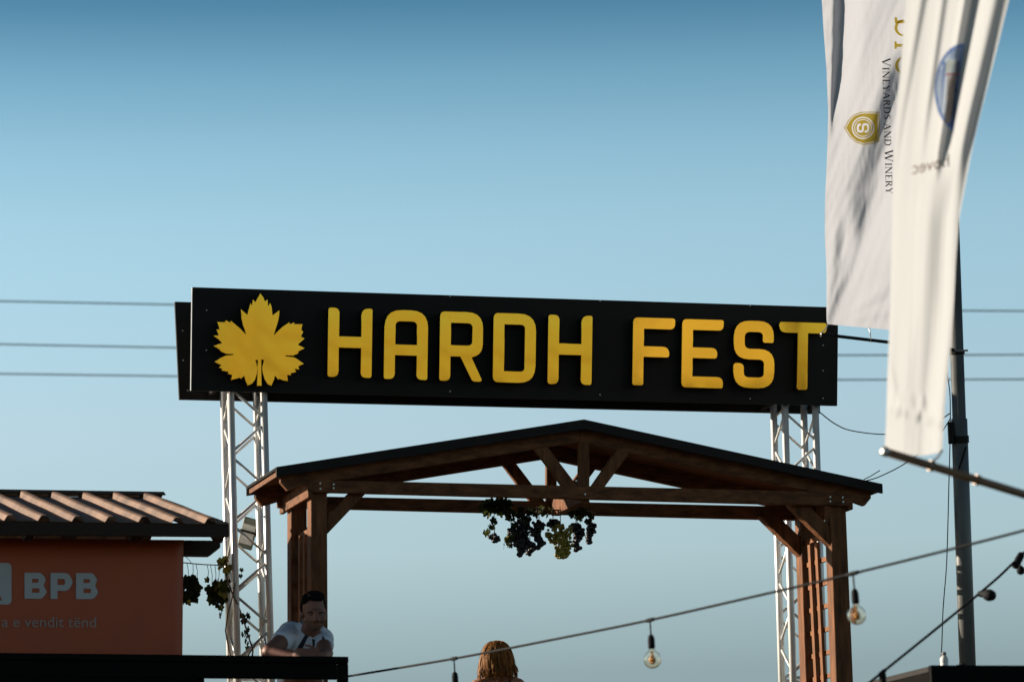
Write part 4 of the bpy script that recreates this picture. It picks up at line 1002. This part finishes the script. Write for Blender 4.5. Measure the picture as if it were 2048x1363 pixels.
body_part('hair', remesh(hm, .005, 2), HAIRD, man)
for poly, nm, m_ in (([(614.5, 1224), (619, 1221.8), (626, 1223.6), (626, 1225.6), (619, 1224.4), (614.5, 1226)], 'eyebrow', HAIRD), ([(638, 1223.8), (645, 1222), (650, 1224.4), (650, 1226.2), (645, 1224.6), (638, 1226)], 'eyebrow', HAIRD),
                     (ell(620.5, 1228, 3.2, 1.3, 0, 342, 10), 'eye', EYE), (ell(643.5, 1228.4, 3.0, 1.3, 0, 342, 10), 'eye', EYE), ([(625, 1246.5), (632, 1245.6), (640, 1246.4), (640, 1247.6), (632, 1248.6), (625, 1247.6)], 'mouth', LIP)):
    project(poly, mbody, .004, man, nm, m_)
for poly, nm, m_ in (([(611, 1267), (618, 1268), (604.5, 1297), (594, 1296)], 'strap', NAVY), ([(644, 1270), (649, 1274), (656, 1296), (645, 1302)], 'strap', NAVY),
                     ([(624, 1276), (630, 1278), (628.5, 1299), (626, 1298)], 'placket', NAVY), ([(600, 1236), (603, 1235), (620, 1263), (624, 1276), (620, 1276), (614, 1264)], 'collar', SHIRT), ([(646, 1254), (650, 1262), (640, 1276), (633, 1280), (636, 1272)], 'collar', SHIRT),
                     ([(601.5, 1242), (603, 1241), (617, 1266), (615.5, 1267)], 'collar_stripe', NAVY), ([(548, 1270), (556, 1266), (571, 1280), (575, 1296), (571, 1296), (567, 1283)], 'sleeve_band', PRINT)):
    project(poly, shirt, .007, man, nm, m_)

WDp = 28.4
htop = at(993, 1280, WDp)
def w3(x, y, z): return htop + Vector((x, y, z))
wz = TERR - htop.z
woman = thing('person', Vector((htop.x, htop.y, TERR)), 'person with shoulder-length golden-brown hair seen from behind', 'person')
b = MB()
b.ball(w3(0, -.01, -.10), .074, .092, .098); b.ball(w3(0, .05, -.15), .055, .055, .065); b.ball(w3(0, .105, -.135), .012, .018, .018); b.ball(w3(0, .075, -.205), .026, .026, .022)
b.cone(w3(0, 0, -.17), w3(0, -.01, -.27), .048, .055)
b.cone(w3(-.05, -.01, -.295), w3(-.155, -.015, -.335), .050, .052).cone(w3(.05, -.01, -.295), w3(.155, -.015, -.335), .050, .052)
b.cone(w3(0, 0, -.40), w3(0, .0, -.62), .125, .105).cone(w3(0, 0, -.62), w3(0, 0, -.78), .105, .135)
for sx in (-1, 1):
    b.cone(w3(.165 * sx, -.015, -.34), w3(.205 * sx, .0, -.60), .045, .036).cone(w3(.205 * sx, 0, -.60), w3(.215 * sx, .05, -.83), .034, .024)
    hand(b, w3(.215 * sx, .05, -.83), (0, .15, -1), (0, 1, 0), (sx, 0, 0), .3)
    b.cone(w3(.075 * sx, 0, -.80), w3(.08 * sx, .01, wz + .44), .085, .055).cone(w3(.08 * sx, .01, wz + .44), w3(.08 * sx, -.02, wz + .08), .052, .036).cone(w3(.08 * sx, -.02, wz + .04), w3(.085 * sx, .13, wz + .03), .035, .028)
wb = body_part('body', remesh(b, .008, 3), SKINW, woman)
tp = MB(); tp.cone(w3(0, 0, -.46), w3(0, 0, -.63), .134, .115).cone(w3(0, 0, -.63), w3(0, 0, -.80), .115, .15).cone(w3(0, 0, -.80), w3(0, 0, -1.0), .15, .17)
body_part('dress', remesh(tp, .01, 3), TROUSER, woman)
for sx in (-.085, .085): part('strap', MB().tube([w3(sx, -.145, -.47), w3(sx * 1.05, -.085, -.335), w3(sx * 1.05, -.02, -.262), w3(sx, .06, -.32), w3(sx, .13, -.47)], .009, 6), TROUSER, woman, smooth=True)
def hair_r(z): return interp([(0, .002), (.004, .030), (.012, .050), (.03, .074), (.06, .094), (.10, .108), (.15, .117), (.20, .126), (.24, .132), (.275, .128), (.31, .115)], -z)
base = MB(); ring_n = 28
prof = [0, -.004, -.012, -.025, -.045, -.07, -.10, -.14, -.18, -.215, -.245, -.265]
hs = MB(); rw = random.Random(11)
for z in prof:
    for j in range(ring_n):
        a = 2 * math.pi * j / ring_n; r_ = hair_r(z) * .90 * (1 + .03 * math.sin(a * 7 + z * 30)); fy = math.sin(a); fr = .62 if (fy > .3 and z < -.06) else 1.0
        base.v.append(w3(r_ * math.cos(a), r_ * fy * 1.08 * fr - .008, z))
for i in range(len(prof) - 1):
    for j in range(ring_n): base.f.append((i * ring_n + j, i * ring_n + (j + 1) % ring_n, (i + 1) * ring_n + (j + 1) % ring_n, (i + 1) * ring_n + j))
base.f.append(tuple(range(ring_n))); base.f.append(tuple((len(prof) - 1) * ring_n + j for j in range(ring_n)))
hob = part('hair', base, HAIRB, woman, smooth=True)
for k in range(64):
    a0 = rw.uniform(-math.pi * 1.18, math.pi * .18); z0 = -rw.random() ** 1.8 * .09; zl = -rw.uniform(.225, .32); ph_ = rw.uniform(0, 6.28); ro = rw.uniform(-.004, .012); amp = rw.uniform(.03, .10); fl_ = rw.uniform(-.012, .022); spn = rw.uniform(.05, .13)
    for q in range(36):
        a = a0 + rw.uniform(-spn, spn); pts, rs = [], []; zt = zl + rw.uniform(-.012, .02); j0 = rw.uniform(0, .003)
        for i in range(12):
            t = i / 11; z = z0 + (zt - z0) * t
            r_ = hair_r(z) + ro * smooth(0, .4, t) + j0 + fl_ * smooth(.75, 1, t) + .004 * math.sin(t * 9 + ph_)
            aa = a0 + (a - a0) * (1 - .7 * t * t) + amp * math.sin(t * 5.5 + ph_) * t
            pts.append(w3(r_ * math.cos(aa), r_ * math.sin(aa) * 1.08 - .008, z)); rs.append(.0019 * (1 - .7 * t ** 3))
        hs.tube(pts, rs, 4)
for k in range(90):                             # stray hairs
    a = rw.uniform(-math.pi * 1.1, math.pi * .1); pts = []; up0 = rw.uniform(.004, .016); zt = -rw.uniform(.12, .31)
    for i in range(9):
        t = i / 8; z = -.01 + (zt + .01) * t; r_ = hair_r(z) + up0 * (.4 + t)
        pts.append(w3(r_ * math.cos(a + .15 * t), r_ * math.sin(a + .15 * t) * 1.08, z + .004))
    hs.tube(pts, .0009, 3)
part('hair_strands', hs, HAIRB, hob, smooth=True, kind='stuff')
